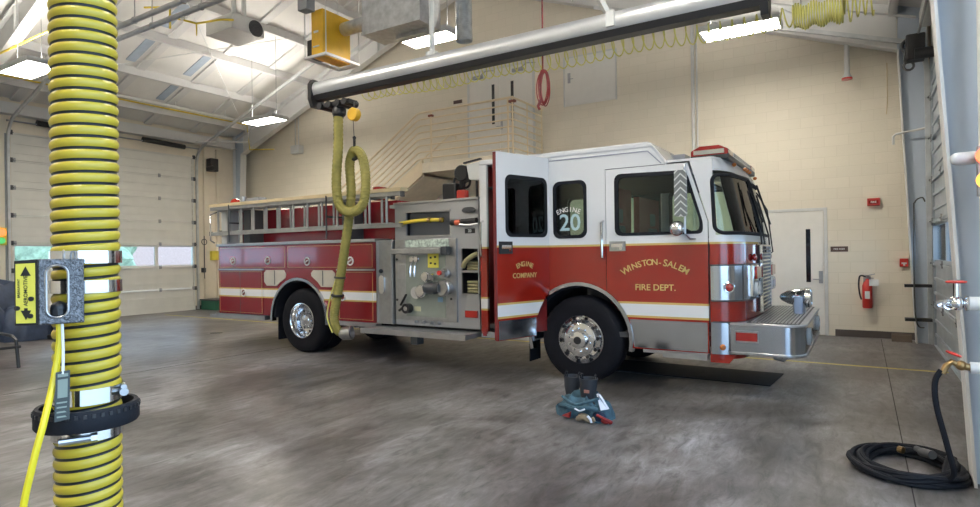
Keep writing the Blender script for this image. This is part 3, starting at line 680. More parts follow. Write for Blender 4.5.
# ------------------------------------------------------------------ exhaust rail and hose over the truck
YRL = 6.3
t = thing('exhaust_rail', 'long silver exhaust extraction rail hung over the fire engine', 'exhaust rail', (-3.9, YRL, 3.95))
b = MB(); prof = []
pts = [(YRL+.11*math.cos(a)*1.0, 4.175+.115*math.sin(a)) for a in [R(-20+k*10) for k in range(23)]]
pts += [(YRL-.08, 4.08), (YRL-.05, 4.05), (YRL+.05, 4.05), (YRL+.08, 4.08)]
b.prism([(-6.95, y, z) for y, z in pts], (6.15, 0, 0)); b.build('rail_tube', mat('rail_aluminium', (.82, .84, .87), .36, .8, var=.04, nscale=3), t)
b = MB(); b.hexa([(-6.92, YRL-.07, 4.0), (-.79, YRL-.07, 4.0), (-.79, YRL+.07, 4.0), (-6.92, YRL+.07, 4.0), (-6.92, YRL-.10, 4.07), (-.79, YRL-.10, 4.07), (-.79, YRL+.10, 4.07), (-6.92, YRL+.10, 4.07)]); b.build('slot_seal', 'black', t, smooth=False)
b = MB()
for x in (-7.02, -.80): b.prism([(x, YRL-.13, 4.02), (x, YRL-.13, 4.24), (x, YRL-.08, 4.31), (x, YRL+.08, 4.31), (x, YRL+.13, 4.24), (x, YRL+.13, 4.02), (x, YRL+.08, 3.90), (x, YRL-.08, 3.90)], (.07, 0, 0))
b.build('end_cap', 'black', t, smooth=False)
b = MB(); b.cyl((-4.78, YRL, 4.28), (-4.78, YRL, roofz(-4.78)-.2), .035, n=10); b.box(-4.85, -4.71, YRL-.05, YRL+.05, 4.27, 4.33)
b.bar((-2.35, YRL, 4.28), (-2.55, 6.15, 4.75), .07, .05); b.box(-2.64, -2.5, 6.10, 6.2, 4.72, 4.82); b.cyl((-2.57, 6.15, 4.8), (-2.57, 6.15, roofz(-2.57)-.2), .03, n=8); b.box(-2.33, -2.24, YRL-.125, YRL-.10, 4.1, 4.27)
b.build('rail_hanger', 'offwhite', t, smooth=False)
b = MB(); b.box(-.8, .9, YRL-.02, YRL+.02, 4.2, 4.24); b.build('support_bar', 'steel', t, smooth=False)
t = thing('hose_trolley', 'black trolley with wheels under the left end of the exhaust rail', 'trolley', (-6.55, YRL, 3.75))
b = MB(); b.box(-6.85, -6.22, YRL-.09, YRL+.09, 3.86, 3.92)
for x in (-6.78, -6.6, -6.42, -6.28): b.cyl((x, YRL-.13, 3.88), (x, YRL+.13, 3.88), .05, n=12)
b.build('carriage', 'black', t); MB().lathe((-6.5, YRL, 3.72), (0, 0, 1), [(0, .085), (.02, .10), (.10, .10), (.14, .075), (.17, .07)], 18).build('swivel', 'black', t)
t = thing('spring_balancer', 'round yellow balancer hanging by the trolley with a cord to the hose', 'balancer', (-6.22, YRL, 3.66))
MB().cyl((-6.20, YRL-.05, 3.70), (-6.20, YRL+.05, 3.70), .095, n=20).build('drum', 'yellow', t, bevel=.012)
MB().cyl((-6.24, YRL+.02, 3.62), (-6.40, 6.50, 3.36), .005, n=6).cyl((-6.2, YRL, 3.79), (-6.2, YRL, 3.88), .01, n=6).build('cord', 'dgrey', t)
t = thing('exhaust_hose', 'olive yellow hose looping down from the overhead rail to the rear wheel', 'hose', (-6.8, 6.5, .42))
path = spline([(-6.52, 6.3, 3.78), (-6.56, 6.33, 3.3), (-6.66, 6.38, 2.75), (-6.64, 6.42, 2.42), (-6.45, 6.46, 2.31), (-6.25, 6.50, 2.42), (-6.20, 6.52, 2.75), (-6.28, 6.54, 3.12), (-6.45, 6.55, 3.24), (-6.56, 6.56, 3.05), (-6.58, 6.6, 2.6), (-6.68, 6.62, 2.1), (-6.82, 6.64, 1.55), (-6.95, 6.66, 1.1), (-7.06, 6.68, .72), (-7.03, 6.72, .50), (-6.94, 6.8, .44)], 26)
MB().tube(path, .07, 14, rfun=lambda i: .070+.004*math.sin(i*2.1)).build('hose_tube', 'hoseolive', t)
MB().torus((-6.46, 6.55, 3.2), (0, 1, 0), .085, .03).cyl((-6.42, 6.52, 3.26), (-6.40, 6.50, 3.42), .02, n=8).sph((-6.40, 6.5, 3.42), .03, 1).build('saddle', 'black', t)
MB().cyl((-6.52, YRL, 3.70), (-6.52, YRL+.01, 3.76), .078, n=16).torus((-6.89, 6.65, 1.33), (.1, 0, 1), .08, .014).torus((-6.96, 6.66, 1.05), (.1, 0, 1), .085, .02).build('clamp', 'black', t)
MB().tube(spline([(-6.93, 6.60, 1.30), (-7.10, 6.62, .95), (-7.17, 6.64, .70), (-7.08, 6.66, .46)]), .012, 6).build('control_line', 'coily', t)
MB().lathe((-7.0, 6.74, .44), (.9, .35, .1), [(0, .06), (.05, .10), (.20, .11), (.21, .09), (.05, .06)], 16).build('nozzle', 'steel', t)
# coiled air line
b = MB(); pts = []
def coil(x0, x1, z0, z1, pitch, r):
    n = int(abs(x1-x0)/pitch*14)
    for i in range(n):
        a = i/14*2*PI; s_ = i/n; sag = .02*math.sin(s_*19)
        pts.append((x0+(x1-x0)*s_, 6.5+r*math.cos(a), z0+(z1-z0)*s_-r+r*.9*math.sin(a)+sag))
coil(-6.2, -.55, 4.13, 4.03, .115, .105); coil(-.55, -.12, 4.03, 4.02, .022, .12); coil(-.12, .12, 4.02, 4.05, .06, .125)
tag(b.tube(pts, .0075, 6).build('coiled_air_line', 'coily'), 'long coiled pale yellow air line hanging below the exhaust rail', 'air hose')
# red cord bundle
t = thing('extension_cord', 'red extension cord hanging in a coil in front of the upper landing', 'cord', (-3.21, 6.4, 3.4))
b = MB(); b.cyl((-3.20, 6.4, roofz(-3.2)-.2), (-3.21, 6.4, 3.84), .010, n=6)
b.build('drop_cord', 'cord', t); b = MB()
for k in range(6):
    a = random.uniform(-.5, .5); w = .075+random.uniform(-.015, .02); h = .19+random.uniform(-.03, .03); cx = -3.20+random.uniform(-.015, .02)
    b.tube([(cx+w*math.cos(q)*math.cos(a), 6.4+w*math.cos(q)*math.sin(a)+random.uniform(-.004, .004), 3.65+h*math.sin(q)-k*.006) for q in [2*PI*j/24 for j in range(24)]], .007, 6, True, k % 3 == 2)
b.tube([(-3.24, 6.4, 3.5), (-3.28, 6.4, 3.42), (-3.26, 6.4, 3.38)], .018, 6, mi=1)
b.build('coil', ['cord', 'darkred'], t)
# ------------------------------------------------------------------ the fire engine
YN, YFAR = 7.05, 9.50; YM = (YN+YFAR)/2
TR = thing('fire_engine', 'red and white fire engine parked across the bay with its rear cab door open', 'fire engine', (-5.8, YM, 0))
def mir(pts): return pts
ACX, ACZ, AR = -3.07, .58, .70            # front arch
BCX, BCZ, BR = -8.30, .58, .70            # rear arch
def archpts(cx, cz, r, x0, x1, n=18):
    a0 = math.degrees(math.acos(max(-1, min(1, (x0-cx)/r)))); a1 = math.degrees(math.acos(max(-1, min(1, (x1-cx)/r))))
    return [(cx+r*math.cos(R(a0+(a1-a0)*i/n)), cz+r*math.sin(R(a0+(a1-a0)*i/n))) for i in range(n+1)]
TH = .045
winF = rrect(-3.40, -2.96, 1.86, 2.57, .09)                                   # fixed window
winD = rpoly([(-2.56, 1.87), (-2.56, 2.60), (-1.72, 2.58), (-1.545, 1.99), (-1.55, 1.87)], .09)
def cab_side(y, ext, near):
    b = MB(); e = (0, ext, 0)
    # jamb behind the rear door, centre wall with the fixed window, headers
    b.prism(XZ([(-4.55, .55), (-4.55, 2.93), (-4.44, 2.93), (-4.44, .55)], y), e)
    if not near: b.prism(XZ([(-4.44, .62), (-4.44, 1.75), (-3.48, 1.75)]+archpts(ACX, ACZ, AR, -3.48, -3.74, 5)+[(-3.74, .62)], y), e)
    b.prism(XZ([(-3.48, 2.93), (-2.70, 2.93)]+archpts(ACX, ACZ, AR, -2.70, -3.48), y), e, [XZ(winF, y)])
    b.prism(XZ([(-4.44, 2.90), (-4.44, 2.93), (-3.48, 2.93), (-3.48, 2.90)], y), e)
    b.prism(XZ([(-2.70, 2.69), (-2.70, 2.93), (-2.10, 2.93), (-1.95, 2.69)], y), e)
    if not near: b.prism(XZ([(-4.44, 1.75), (-4.44, 2.90), (-3.48, 2.90), (-3.48, 1.75)], y), e, [XZ(rrect(-4.3, -3.6, 1.86, 2.6, .09), y)])
    return b
cab_side(YN, TH, True).build('cab_side', 'cab', TR, smooth=False)
cab_side(YFAR-TH, TH, False).build('cab_side', 'cab', TR, smooth=False)
cab_side(YN+TH+.002, .012, True).build('cab_lining', 'cabint', TR, smooth=False); cab_side(YFAR-TH-.014, .012, False).build('cab_lining', 'cabint', TR, smooth=False)
MB().box(-4.5, -1.75, YN+.06, YFAR-.06, 2.58, 2.60).build('headliner', 'cabint', TR, smooth=False)
# shadow along the mould line
b = MB()
for p, q in (((-3.46, 2.86), (-2.16, 2.86)), ((-2.16, 2.86), (-2.0, 2.70))): b.bar((p[0], YN-.004, p[1]), (q[0], YN-.004, q[1]), .012, .014, up=(0, 1, 0))
b.build('mould_line', mat('panel_shadow_line', (.28, .30, .36), .5), TR, smooth=False)
def window(name, pts, y, parent, g='tint', glow=None, fr=.028):
    fo = inset_poly(pts, -fr*.5); fi = inset_poly(pts, fr)
    f = MB().prism(XZ(fo, y-.008), (0, .03, 0), [XZ(fi, y-.008)]).build(name, 'rubber', parent, smooth=False)
    MB().prism(XZ(fi, y+.004), (0, .006, 0)).build('pane', g, f, smooth=False)
    return f
wf = window('side_window', winF, YN, TR)
window('side_window', winF, YFAR-.03, TR); window('side_window', winD, YFAR-.03, TR); window('side_window', rrect(-4.3, -3.6, 1.86, 2.6, .09), YFAR-.03, TR)
b = MB()
for i, ch in enumerate('ENGINE'):
    a = R(24-i*9.6); b.text(ch, .085, facing_y(-3.20-math.sin(a)*.36, YN-.0, 2.215+(math.cos(a)-1)*.36) @ Matrix.Rotation(a, 4, 'Z'), .001)
b.build('window_lettering', 'paper', wf, smooth=False, label='pale arched lettering ENGINE')
MB().text('20', .30, facing_y(-3.18, YN-.0, 2.04), .001).build('window_number', 'bluegrey', wf, smooth=False, label='large blue grey number 20')
# doors
def front_door(y, sgn):
    b = MB(); z0 = .50
    P = [(-2.69, 2.68), (-1.70, 2.68), (-1.485, 2.0), (-1.485, z0), (ACX+math.sqrt(AR**2-(z0-ACZ)**2), z0)]+archpts(ACX, ACZ, AR, ACX+math.sqrt(AR**2-(z0-ACZ)**2)-.001, -2.69)[1:]
    b.prism(XZ(P, y), (0, .045*sgn, 0), [XZ(winD, y)])
    return b
fd = front_door(YN-.012, 1).build('cab_door', 'cab', TR, smooth=False, bevel=.006)
front_door(YFAR-.035, 1).build('cab_door', 'cab', TR, smooth=False)
window('door_window', winD, YN-.014, fd)
# A-pillar filler between door and windscreen
b = MB(); P = [(-1.68, 2.70), (-1.43, 2.70), (-1.43, 1.75), (-1.475, 1.75), (-1.475, 2.0)]
for y in (YN, YFAR-TH): b.prism(XZ(P, y), (0, TH, 0))
b.build('door_pillar', 'cab', TR, smooth=False)
# lower stainless panels and lettering on the front door
MB().prism(XZ([(-2.35, .515), (-2.40, .85), (-1.50, .85), (-1.50, .515)], YN-.018), (0, .01, 0)).build('lower_panel', 'polished', fd, smooth=False)
b = MB()
def arctext(b, s, cx, cz, rad, span, size, y, mx=None, depth=.0015):
    n = len(s)
    for i, ch in enumerate(s):
        a = R(span/2-span*i/(n-1)); m = facing_y(cx-math.sin(a)*rad, y, cz+math.cos(a)*rad-rad) @ Matrix.Rotation(a, 4, 'Z')
        if mx: m = mx @ m
        b.text(ch, size*(1.12 if ch in 'WS' and i in (0, 8) else 1), m, depth)
arctext(b, 'WINSTON-SALEM', -2.09, 1.535, .68, 63, .102, YN-.016)
b.build('door_lettering', 'goldletter', fd, smooth=False, label='gold arched lettering WINSTON-SALEM')
MB().text('FIRE DEPT.', .104, facing_y(-2.09, YN-.016, 1.235), .0015).build('door_lettering', 'goldletter', fd, smooth=False, label='gold lettering FIRE DEPT.')
def latch_plate(parent, cx, cz, y, m, w=.2, h=.12, mx=None):
    b = MB().box(cx-w/2, cx+w/2, y-.014, y, cz-h/2, cz+h/2, mx=mx); p = b.build('door_handle', m, parent, smooth=False)
    MB().box(cx-w*.36, cx+w*.36, y-.026, y-.014, cz-.012, cz+.03, mx=mx).box(cx+w*.15, cx+w*.32, y-.03, y-.014, cz-.045, cz-.02, mx=mx).build('lever', 'chrome', p, smooth=False)
latch_plate(fd, -2.545, 1.735, YN-.012, 'stainless')
# rear door, swung open about its front edge
HX, HY = -3.48, YN
MXD = Matrix.Translation((HX, HY, 0)) @ Matrix.Rotation(R(74), 4, 'Z') @ Matrix.Translation((-HX, -HY, 0))
b = MB(); dx0 = -4.42
winR = rrect(-4.26, -3.54, 1.88, 2.62, .09)
P = [(dx0, .61), (dx0, 2.90), (-3.485, 2.90)]+archpts(ACX, ACZ, AR+.01, -3.49, -3.75, 7)+[(-3.75, .61)]
b.prism(XZ(P, YN-.012), (0, .05, 0), [XZ(winR, YN-.012)], mx=MXD)
rd = b.build('rear_cab_door', 'cab', TR, smooth=False, bevel=.006, label='rear cab door standing open')
fo = inset_poly(winR, -.014); fi = inset_poly(winR, .028)
f = MB().prism(XZ(fo, YN-.020), (0, .03, 0), [XZ(fi, YN-.020)], mx=MXD).build('door_window', 'rubber', rd, smooth=False)
MB().prism(XZ(fi, YN-.006), (0, .006, 0), mx=MXD).build('pane', 'tint', f, smooth=False)
MB().prism(XZ([(dx0+.01, .62), (dx0+.01, .85), (-3.76, .85), (-3.76, .62)], YN-.018), (0, .006, 0), mx=MXD).build('lower_panel', 'polished', rd, smooth=False)
MB().box(dx0-.008, dx0, YN-.012, YN+.038, .62, 2.89, mx=MXD).box(dx0, -3.5, YN+.038, YN+.044, .65, 1.8, mx=MXD).build('door_edge', 'darkred', rd, smooth=False)
b = MB(); arctext(b, 'ENGINE', -3.95, 1.53, .30, 50, .088, YN-.015, MXD)
b.build('door_lettering', 'goldletter', rd, smooth=False, label='gold arched lettering ENGINE')
MB().text('COMPANY', .088, MXD @ facing_y(-3.95, YN-.015, 1.385), .0015).build('door_lettering', 'goldletter', rd, smooth=False, label='gold lettering COMPANY')
latch_plate(rd, -4.28, 1.735, YN-.012, 'black', .22, .15, MXD)
# cab roof
prof = [(-4.55, 2.90), (-4.55, 2.97), (-2.16, 2.97), (-1.93, 2.70), (-1.93, 2.66)]
b = MB(); b.prism(XZ([(-4.56, 2.90), (-4.56, 2.95), (-4.54, 2.975), (-2.17, 2.975), (-2.12, 2.955), (-1.94, 2.725), (-1.94, 2.66), (-2.12, 2.90)], YN-.012), (0, YFAR-YN+.024, 0))
b.build('raised_roof', 'white', TR, bevel=.03)
# front skin
def plan(s):
    """outline of the cab front in plan, s 0..1 from near door seam to far door seam"""
    def half(t):   # t 0..1 seam -> centre, returns x, distance from side
        if t < .42:
            u = t/.42; p0, p1, p2 = (-1.47, 0), (-1.15, 0), (-1.125, .30)
            return ((1-u)**2*p0[0]+2*u*(1-u)*p1[0]+u*u*p2[0], (1-u)**2*p0[1]+2*u*(1-u)*p1[1]+u*u*p2[1])
        u = (t-.42)/.58; d = .30+(1.225-.30)*u; return (-1.125+.045*(1-(1-u)**2), d)
    if s <= .5: x, d = half(s*2); return x, YN+d
    x, d = half((1-s)*2); return x, YFAR-d
def fpt(s, z, off=0):
    x, y = plan(s); e = .001; xa, ya = plan(max(0, s-e)); xb, yb = plan(min(1, s+e)); t = Vector((xb-xa, yb-ya)).normalized(); n = Vector((t.y, -t.x))
    k = min(1, max(0, (x+1.47)/.3)); rake = max(0, z-1.78)*.20*k
    top = max(0, z-2.60); rake += (top**1.5)*1.2*k
    return Vector((x+n.x*off-rake, y+n.y*off, z))
def skin(s0, s1, z0, z1, off=0, th=.02, ns=24, nz=6, holes=None, b=None):
    b = b or MB(); S = [s0+(s1-s0)*i/ns for i in range(ns+1)]; Z = [z0+(z1-z0)*j/nz for j in range(nz+1)]
    A = [[b.bm.verts.new(fpt(s, z, off)) for z in Z] for s in S]; B = [[b.bm.verts.new(fpt(s, z, off-th)) for z in Z] for s in S]
    for i in range(ns):
        for j in range(nz):
            b._f([A[i][j], A[i+1][j], A[i+1][j+1], A[i][j+1]]); b._f([B[i][j], B[i][j+1], B[i+1][j+1], B[i+1][j]])
    for i in range(ns): b._f([A[i][0], B[i][0], B[i+1][0], A[i+1][0]]); b._f([A[i][nz], A[i+1][nz], B[i+1][nz], B[i][nz]])
    for j in range(nz): b._f([A[0][j], A[0][j+1], B[0][j+1], B[0][j]]); b._f([A[ns][j], B[ns][j], B[ns][j+1], A[ns][j+1]])
    return b
skin(0, 1, .45, 1.84, ns=48, nz=10).build('cab_front', 'cabf', TR)
b = skin(0, 1, 2.57, 2.70, ns=48, nz=5); skin(0, .025, 1.84, 2.57, ns=3, b=b); skin(.975, 1, 1.84, 2.57, ns=3, b=b); b.build('windscreen_surround', 'white', TR)
# lower roof as a cap following the plan
b = MB(); ring = [fpt(i/40, 2.70) for i in range(41)]
P = [Vector((-1.94, YN, 2.70))]+ring+[Vector((-1.94, YFAR, 2.70))]
c = Vector((-1.7, YM, 2.70)); P2 = [c+(p-c)*.965+Vector((0, 0, .035)) for p in P]; P2[0].x = P2[-1].x = -1.98
v1 = [b.bm.verts.new(p) for p in P]; v2 = [b.bm.verts.new(p) for p in P2]
for i in range(len(P)-1): b._f([v1[i], v1[i+1], v2[i+1], v2[i]])
b._f([v1[-1], v1[0], v2[0], v2[-1]]); b._f(v2); b.build('lower_roof', 'white', TR)
# windscreen: two panes with a centre bar, rounded rubber
def wpane(s0, s1, nm):
    z0, z1 = 1.86, 2.56; w = s1-s0; n = 26
    bg_ = MB(); rb = MB(); loop = []
    pts = rrect(0, w, 0, 1, .0001) if False else None
    rx, rz = .045, .12
    for cx, cz, a in ((s1-rx*.6, 1-rz, 0), (s0+rx, 1-rz*1.5, 90), (s0+rx, rz, 180), (s1-rx*.6, rz, 270)):
        for k in range(6):
            aa = R(a+90*k/5); rr = rx if cx < (s0+s1)/2 else rx*.6; loop.append((cx+rr*math.cos(aa), cz+rz*math.sin(aa)))
    dense = []
    for i in range(len(loop)):
        p, q = loop[i], loop[(i+1) % len(loop)]; m = max(1, int(math.hypot((q[0]-p[0])*4, q[1]-p[1])/.08))
        for k in range(m): dense.append((p[0]+(q[0]-p[0])*k/m, p[1]+(q[1]-p[1])*k/m))
    path = [fpt(s, z0+(z1-z0)*t, .004) for s, t in dense]
    fr = rb.tube(path, .022, 6, True).build('windscreen', 'rubber', TR)
    skin(s0+.012, s1-.012, z0+.02, z1-.02, off=-.006, th=.006, ns=18, nz=4, b=bg_); bg_.build('pane', 'tint', fr)
wpane(.022, .496, 'near'); wpane(.504, .978, 'far')
# chrome and trim bands of the front
b = skin(.003, .36, 1.10, 1.50, off=.014, th=.016, ns=20, nz=2); skin(.64, .997, 1.10, 1.50, off=.014, th=.016, ns=20, nz=2, b=b); b.build('chrome_corner', 'polished', TR)
b = MB()
for z in (1.10, 1.50):
    for s0, s1 in ((.003, .36), (.64, .997)): b.tube([fpt(s0+(s1-s0)*i/16, z, .018) for i in range(17)], .009, 6)
for s in (.155, .845): b.tube([fpt(s, 1.10+.4*i/3, .016) for i in range(4)], .006, 6)
b.build('trim_strip', 'dgrey', TR)
skin(.002, .30, .50, .86, off=.012, th=.014, ns=16, nz=2).build('lower_corner', 'polished', TR)
b = MB(); b.tube([fpt(.01+.29*i/12, .86, .014) for i in range(13)], .008, 6); b.tube([fpt(.11, .50+.36*i/3, .014) for i in range(4)], .006, 6); b.build('trim_strip', 'dgrey', TR)
p = fpt(.045, .58, .016); MB().sph(p, .035, 2, (1, .5, 1)).build('marker_light', 'amber', TR, label='round amber marker lamp')
p = fpt(.075, 1.25, .02); b = MB(); b.torus(p, (.2, -1, 0), .052, .012); b.sph(p, .042, 2, (1, .5, 1), 1); b.build('turn_lamp', ['chrome', 'redlens'], TR)
# grille
b = MB(); b.box(-1.10, -1.06, 7.90, 8.66, .92, 1.72); g = b.build('grille', 'black', TR, smooth=False)
b = MB()
for k in range(17): b.box(-1.062, -1.037, 7.92, 8.64, .945+k*.045, .962+k*.045)
for y in (7.90, 8.66): b.box(-1.062, -1.03, y-.012, y+.012, .92, 1.72)
b.box(-1.062, -1.03, 7.9, 8.66, .91, .93).box(-1.062, -1.03, 7.9, 8.66, 1.71, 1.73); b.build('grille_bars', 'chrome', g, smooth=False)
# headlights: two stacked housings per side
for ya, yb, nm in ((7.42, 7.80, 1), (8.76, 9.14, 2)):
    h = MB().box(-1.14, -1.06, ya, yb, 1.12, 1.50).build('headlight_housing', 'chrome', TR, bevel=.015)
    MB().box(-1.06, -1.03, ya+.02, yb-.02, 1.33, 1.47).build('red_flasher', 'redlens', h, bevel=.008)
    b = MB()
    for y in (ya+.10, yb-.10): b.lathe((-1.06, y, 1.22), (1, 0, 0), [(0, .085), (.03, .08), (.032, .07), (.015, .0)], 18)
    b.build('headlight', 'clear', h)
    b = MB(); b.sph((-1.08, (ya+yb)/2, 1.58), .045, 2, (.6, 1.6, 1)); b.build('upper_flasher', 'redlens', h)
# wipers
for y, s_ in ((8.05, -1), (8.75, -1)):
    a = fpt(.5, 1.84, .012); x0 = a.x
    b = MB(); b.tube([(x0-.0, y, 1.60), (x0+.03, y, 1.62), (x0+.02, y-.05, 1.86), (x0-.09, y-.28, 2.38)], .011, 6); b.tube([(x0+.0, y+.28, 1.62), (x0+.03, y+.28, 1.64), (x0+.0, y+.0, 2.2), (x0-.10, y-.2, 2.42)], .009, 6)
    b.tube([(x0+.05, y-.11, 2.0), (x0-.10, y-.20, 2.52)], .013, 6); b.build('wiper', 'black', TR)
# marker lights on the brow, light bar, roof unit
for y in (7.60, 8.12, 8.30, 8.48, 9.22):
    x = fpt((.5 if 7.6 < y < 9.0 else .3), 2.66).x
    b = MB(); b.sph((-1.27+(.02 if 7.7 < y < 9 else -.02), y, 2.685), .028, 2, (1, 1, .9)); b.build('roof_marker', 'amber', TR, label='small amber roof marker lamp')
b = MB(); b.box(-1.72, -1.30, 7.28, 9.30, 2.72, 2.785); lb = b.build('light_bar', 'black', TR, smooth=False, bevel=.01)
def dome(y0, y1, m, nm, h=.115):
    P = [(-1.72, 2.775), (-1.72, 2.84), (-1.62, 2.775+h), (-1.40, 2.775+h), (-1.30, 2.84), (-1.30, 2.775)]
    MB().prism(XZ(P, y0), (0, y1-y0, 0)).build(nm, m, lb, bevel=.015)
dome(7.28, 7.62, 'redlens', 'red_dome'); dome(7.64, 8.94, 'clear', 'clear_dome', .09); dome(8.96, 9.30, 'redlens', 'red_dome')
MB().box(-1.68, -1.34, 7.265, 7.28, 2.79, 2.84).build('side_reflector', 'chrome', lb, smooth=False)
MB().box(-2.02, -1.92, 7.7, 8.9, 2.72, 2.92).box(-2.14, -1.98, 7.6, 9.0, 2.80, 2.95).build('roof_unit', 'alu', TR, bevel=.02) if False else MB().hexa([(-2.0, 7.8, 2.72), (-1.9, 7.8, 2.72), (-1.9, 8.9, 2.72), (-2.0, 8.9, 2.72), (-2.1, 7.75, 2.90), (-1.9, 7.75, 2.90), (-1.9, 8.95, 2.90), (-2.1, 8.95, 2.90)]).build('roof_unit', 'alu', TR, bevel=.01)
MB().cyl((-2.6, 8.3, 2.97), (-2.6, 8.3, 3.05), .006, n=6).cyl((-2.28, 7.2, 2.97), (-2.28, 7.2, 2.99), .015, n=8).build('roof_aerial', 'black', TR)
# cab interior, floor, back wall
b = MB(); b.box(-4.50, -2.2, YN+.05, YFAR-.05, .62, .68); b.box(-4.52, -1.25, YN+.30, YFAR-.30, .60, .66); b.box(-2.30, -1.3, YN+.05, YFAR-.05, .84, .90); b.build('cab_floor', 'cabint', TR, smooth=False)
b = MB(); b.box(-4.55, -4.50, YN+.04, YFAR-.04, .60, 2.92); b.build('cab_back_wall', 'darkred', TR, smooth=False)
b = MB(); b.box(-2.78, -2.70, YN+.35, YM-.25, .9, 2.5); b.box(-2.78, -2.70, YM+.10, YFAR-.15, .9, 2.45); b.build('cab_divider', 'divred', TR, smooth=False)
MB().box(-3.3, -1.6, YM-.45, YM+.45, .9, 1.62).build('engine_cover', 'cabint', TR, bevel=.05)
MB().hexa([(-1.55, YN+.1, 1.4), (-1.2, YN+.25, 1.4), (-1.2, YFAR-.25, 1.4), (-1.55, YFAR-.1, 1.4), (-1.6, YN+.12, 1.80), (-1.2, YN+.27, 1.72), (-1.2, YFAR-.27, 1.72), (-1.6, YFAR-.12, 1.80)]).build('dashboard', 'cabint', TR, bevel=.03)
for x, y, f in ((-2.45, 7.55, 1), (-2.45, 9.0, 1), (-4.2, 7.55, 1), (-4.2, 9.0, 1), (-3.1, 7.5, -1), (-3.1, 9.05, -1)):
    s = MB().box(x-.24, x+.24, y-.24, y+.24, 1.22, 1.38).build('seat', 'seat', TR, bevel=.04)
    MB().box(x-.28*f-.05, x-.28*f+.05, y-.22, y+.22, 1.36, 2.02).box(x-.28*f-.05, x-.28*f+.05, y-.13, y+.13, 2.04, 2.24).build('seat_back', 'seat', s, bevel=.04)
b = MB(); b.torus((-1.78, 7.60, 1.86), (.55, 0, .85), .20, .016); b.cyl((-1.78, 7.60, 1.86), (-1.6, 7.60, 1.6), .02, n=8); b.bar((-1.9, 7.6, 1.93), (-1.66, 7.6, 1.79), .03, .015); b.build('steering_wheel', 'black', TR)
# wheels
def wheel(cx, y_out, sgn, front):
    """sgn -1: outer face towards -Y"""
    d = Vector((0, sgn, 0)); rad = .555; wdt = .30 if front else .58
    o = Vector((cx, y_out, rad))
    prof = [(0, .30), (.0, .34), (-.012, .42), (0, .49), (.03, .54), (.06, rad), (.24, rad), (.27, .54), (.30, .49), (.30, .30)]
    if not front: prof += [(.31, .49), (.34, .54), (.37, rad), (.54, rad), (.57, .54), (.58, .49), (.58, .30)]
    t = MB().lathe(o, -d, [(a, r) for a, r in prof], 48)
    for k in range(48):      # tread grooves
        a = 2*PI*k/48; c = o+Vector((math.cos(a)*(rad+.002), 0, math.sin(a)*(rad+.002)))
    w_ = t.build('wheel', 'tyre', TR)
    if front:
        rp = [(.03, .305), (.0, .31), (-.012, .298), (.03, .27), (.05, .25), (-.02, .215), (-.035, .18), (-.03, .11), (-.09, .105), (-.10, .06), (-.10, .0)]
        MB().lathe(o, -d, rp, 40).build('rim', 'chrome', w_)
        h = MB()
        for k in range(10):
            a = 2*PI*k/10+.1; c = o+Vector((math.cos(a)*.232, 0, math.sin(a)*.232)); h.cyl(c-d*.045, c+d*.006, .024, n=12)
        h.build('hand_holes', 'black', w_)
        for k in range(10):
            a = 2*PI*k/10+.4; c = o+Vector((math.cos(a)*.145, 0, math.sin(a)*.145)); MB().cyl(c+d*.02, c+d*.065, .020, .013, n=8).build('lug_nut', 'chrome', w_)
        MB().cyl(o+d*.09, o+d*.115, .055, .045, n=16).build('hub_cap', 'black', w_)
    else:
        rp = [(.0, .30), (-.01, .305), (-.012, .29), (.02, .27), (.12, .255), (.17, .24), (.18, .17), (.175, .12), (.09, .11), (.06, .085), (.05, .0)]
        MB().lathe(o, -d, rp, 40).build('rim', 'chrome', w_)
        for k in range(10):
            a = 2*PI*k/10; c = o+Vector((math.cos(a)*.145, 0, math.sin(a)*.145)); MB().cyl(c-d*.175, c-d*.13, .018, n=8).build('lug_nut', 'chrome', w_)
        h = MB()
        for k in range(8):
            a = 2*PI*k/8; c = o+Vector((math.cos(a)*.205, 0, math.sin(a)*.205)); h.cyl(c-d*.18, c-d*.172, .024, n=10)
        h.build('hand_holes', 'black', w_)
for x, fr in ((-3.07, 1), (-8.27, 0)):
    wheel(x, YN+.03, -1, fr); wheel(x, YFAR-.03, 1, fr)
b = MB()
for x in (-3.07, -8.27): b.cyl((x, YN+.3, .555), (x, YFAR-.3, .555), .07, n=12)
b.sph((-8.3, YM, .53), .2, 2); b.build('axle', 'black', TR)
b = MB()
for y in (7.75, 8.8): b.box(-10.3, -1.3, y-.05, y+.05, .62, .88)
b.box(-5.0, -1.5, 7.9, 8.7, .45, .9).box(-6.6, -4.6, 7.5, 9.1, .42, .8); b.build('chassis', 'black', TR, smooth=False)
# fender rings and wells
def ring(cx, cz, r, y0, y1, a0, a1, th, m, nm):
    b = MB(); o_ = arc(cx, cz, r+th, a0, a1, 24); i_ = arc(cx, cz, r, a1, a0, 24); b.prism(XZ(o_+i_, y0), (0, y1-y0, 0)); b.build(nm, m, TR, smooth=True)
for y0, y1 in ((YN-.035, YN+.06), (YFAR-.06, YFAR+.035)):
    ring(ACX, ACZ, .665, y0, y1, -10, 195, .045, 'polished', 'fender_ring'); ring(BCX, BCZ, .675, y0, y1, -5, 185, .045, 'polished', 'fender_ring')
for y0, y1 in ((YN+.02, YN+.45), (YFAR-.45, YFAR-.02)):
    ring(ACX, ACZ, .64, y0, y1, -5, 185, .03, 'rubber', 'wheel_well'); ring(BCX, BCZ, .655, y0, y1, 0, 180, .03, 'rubber', 'wheel_well')
for x in (-3.85, -9.0):
    for y in (YN+.12, YFAR-.42): MB().box(x-.008, x+.008, y, y+.30, .17 if x < -5 else .2, .62).build('mud_flap', 'rubber', TR, smooth=False)
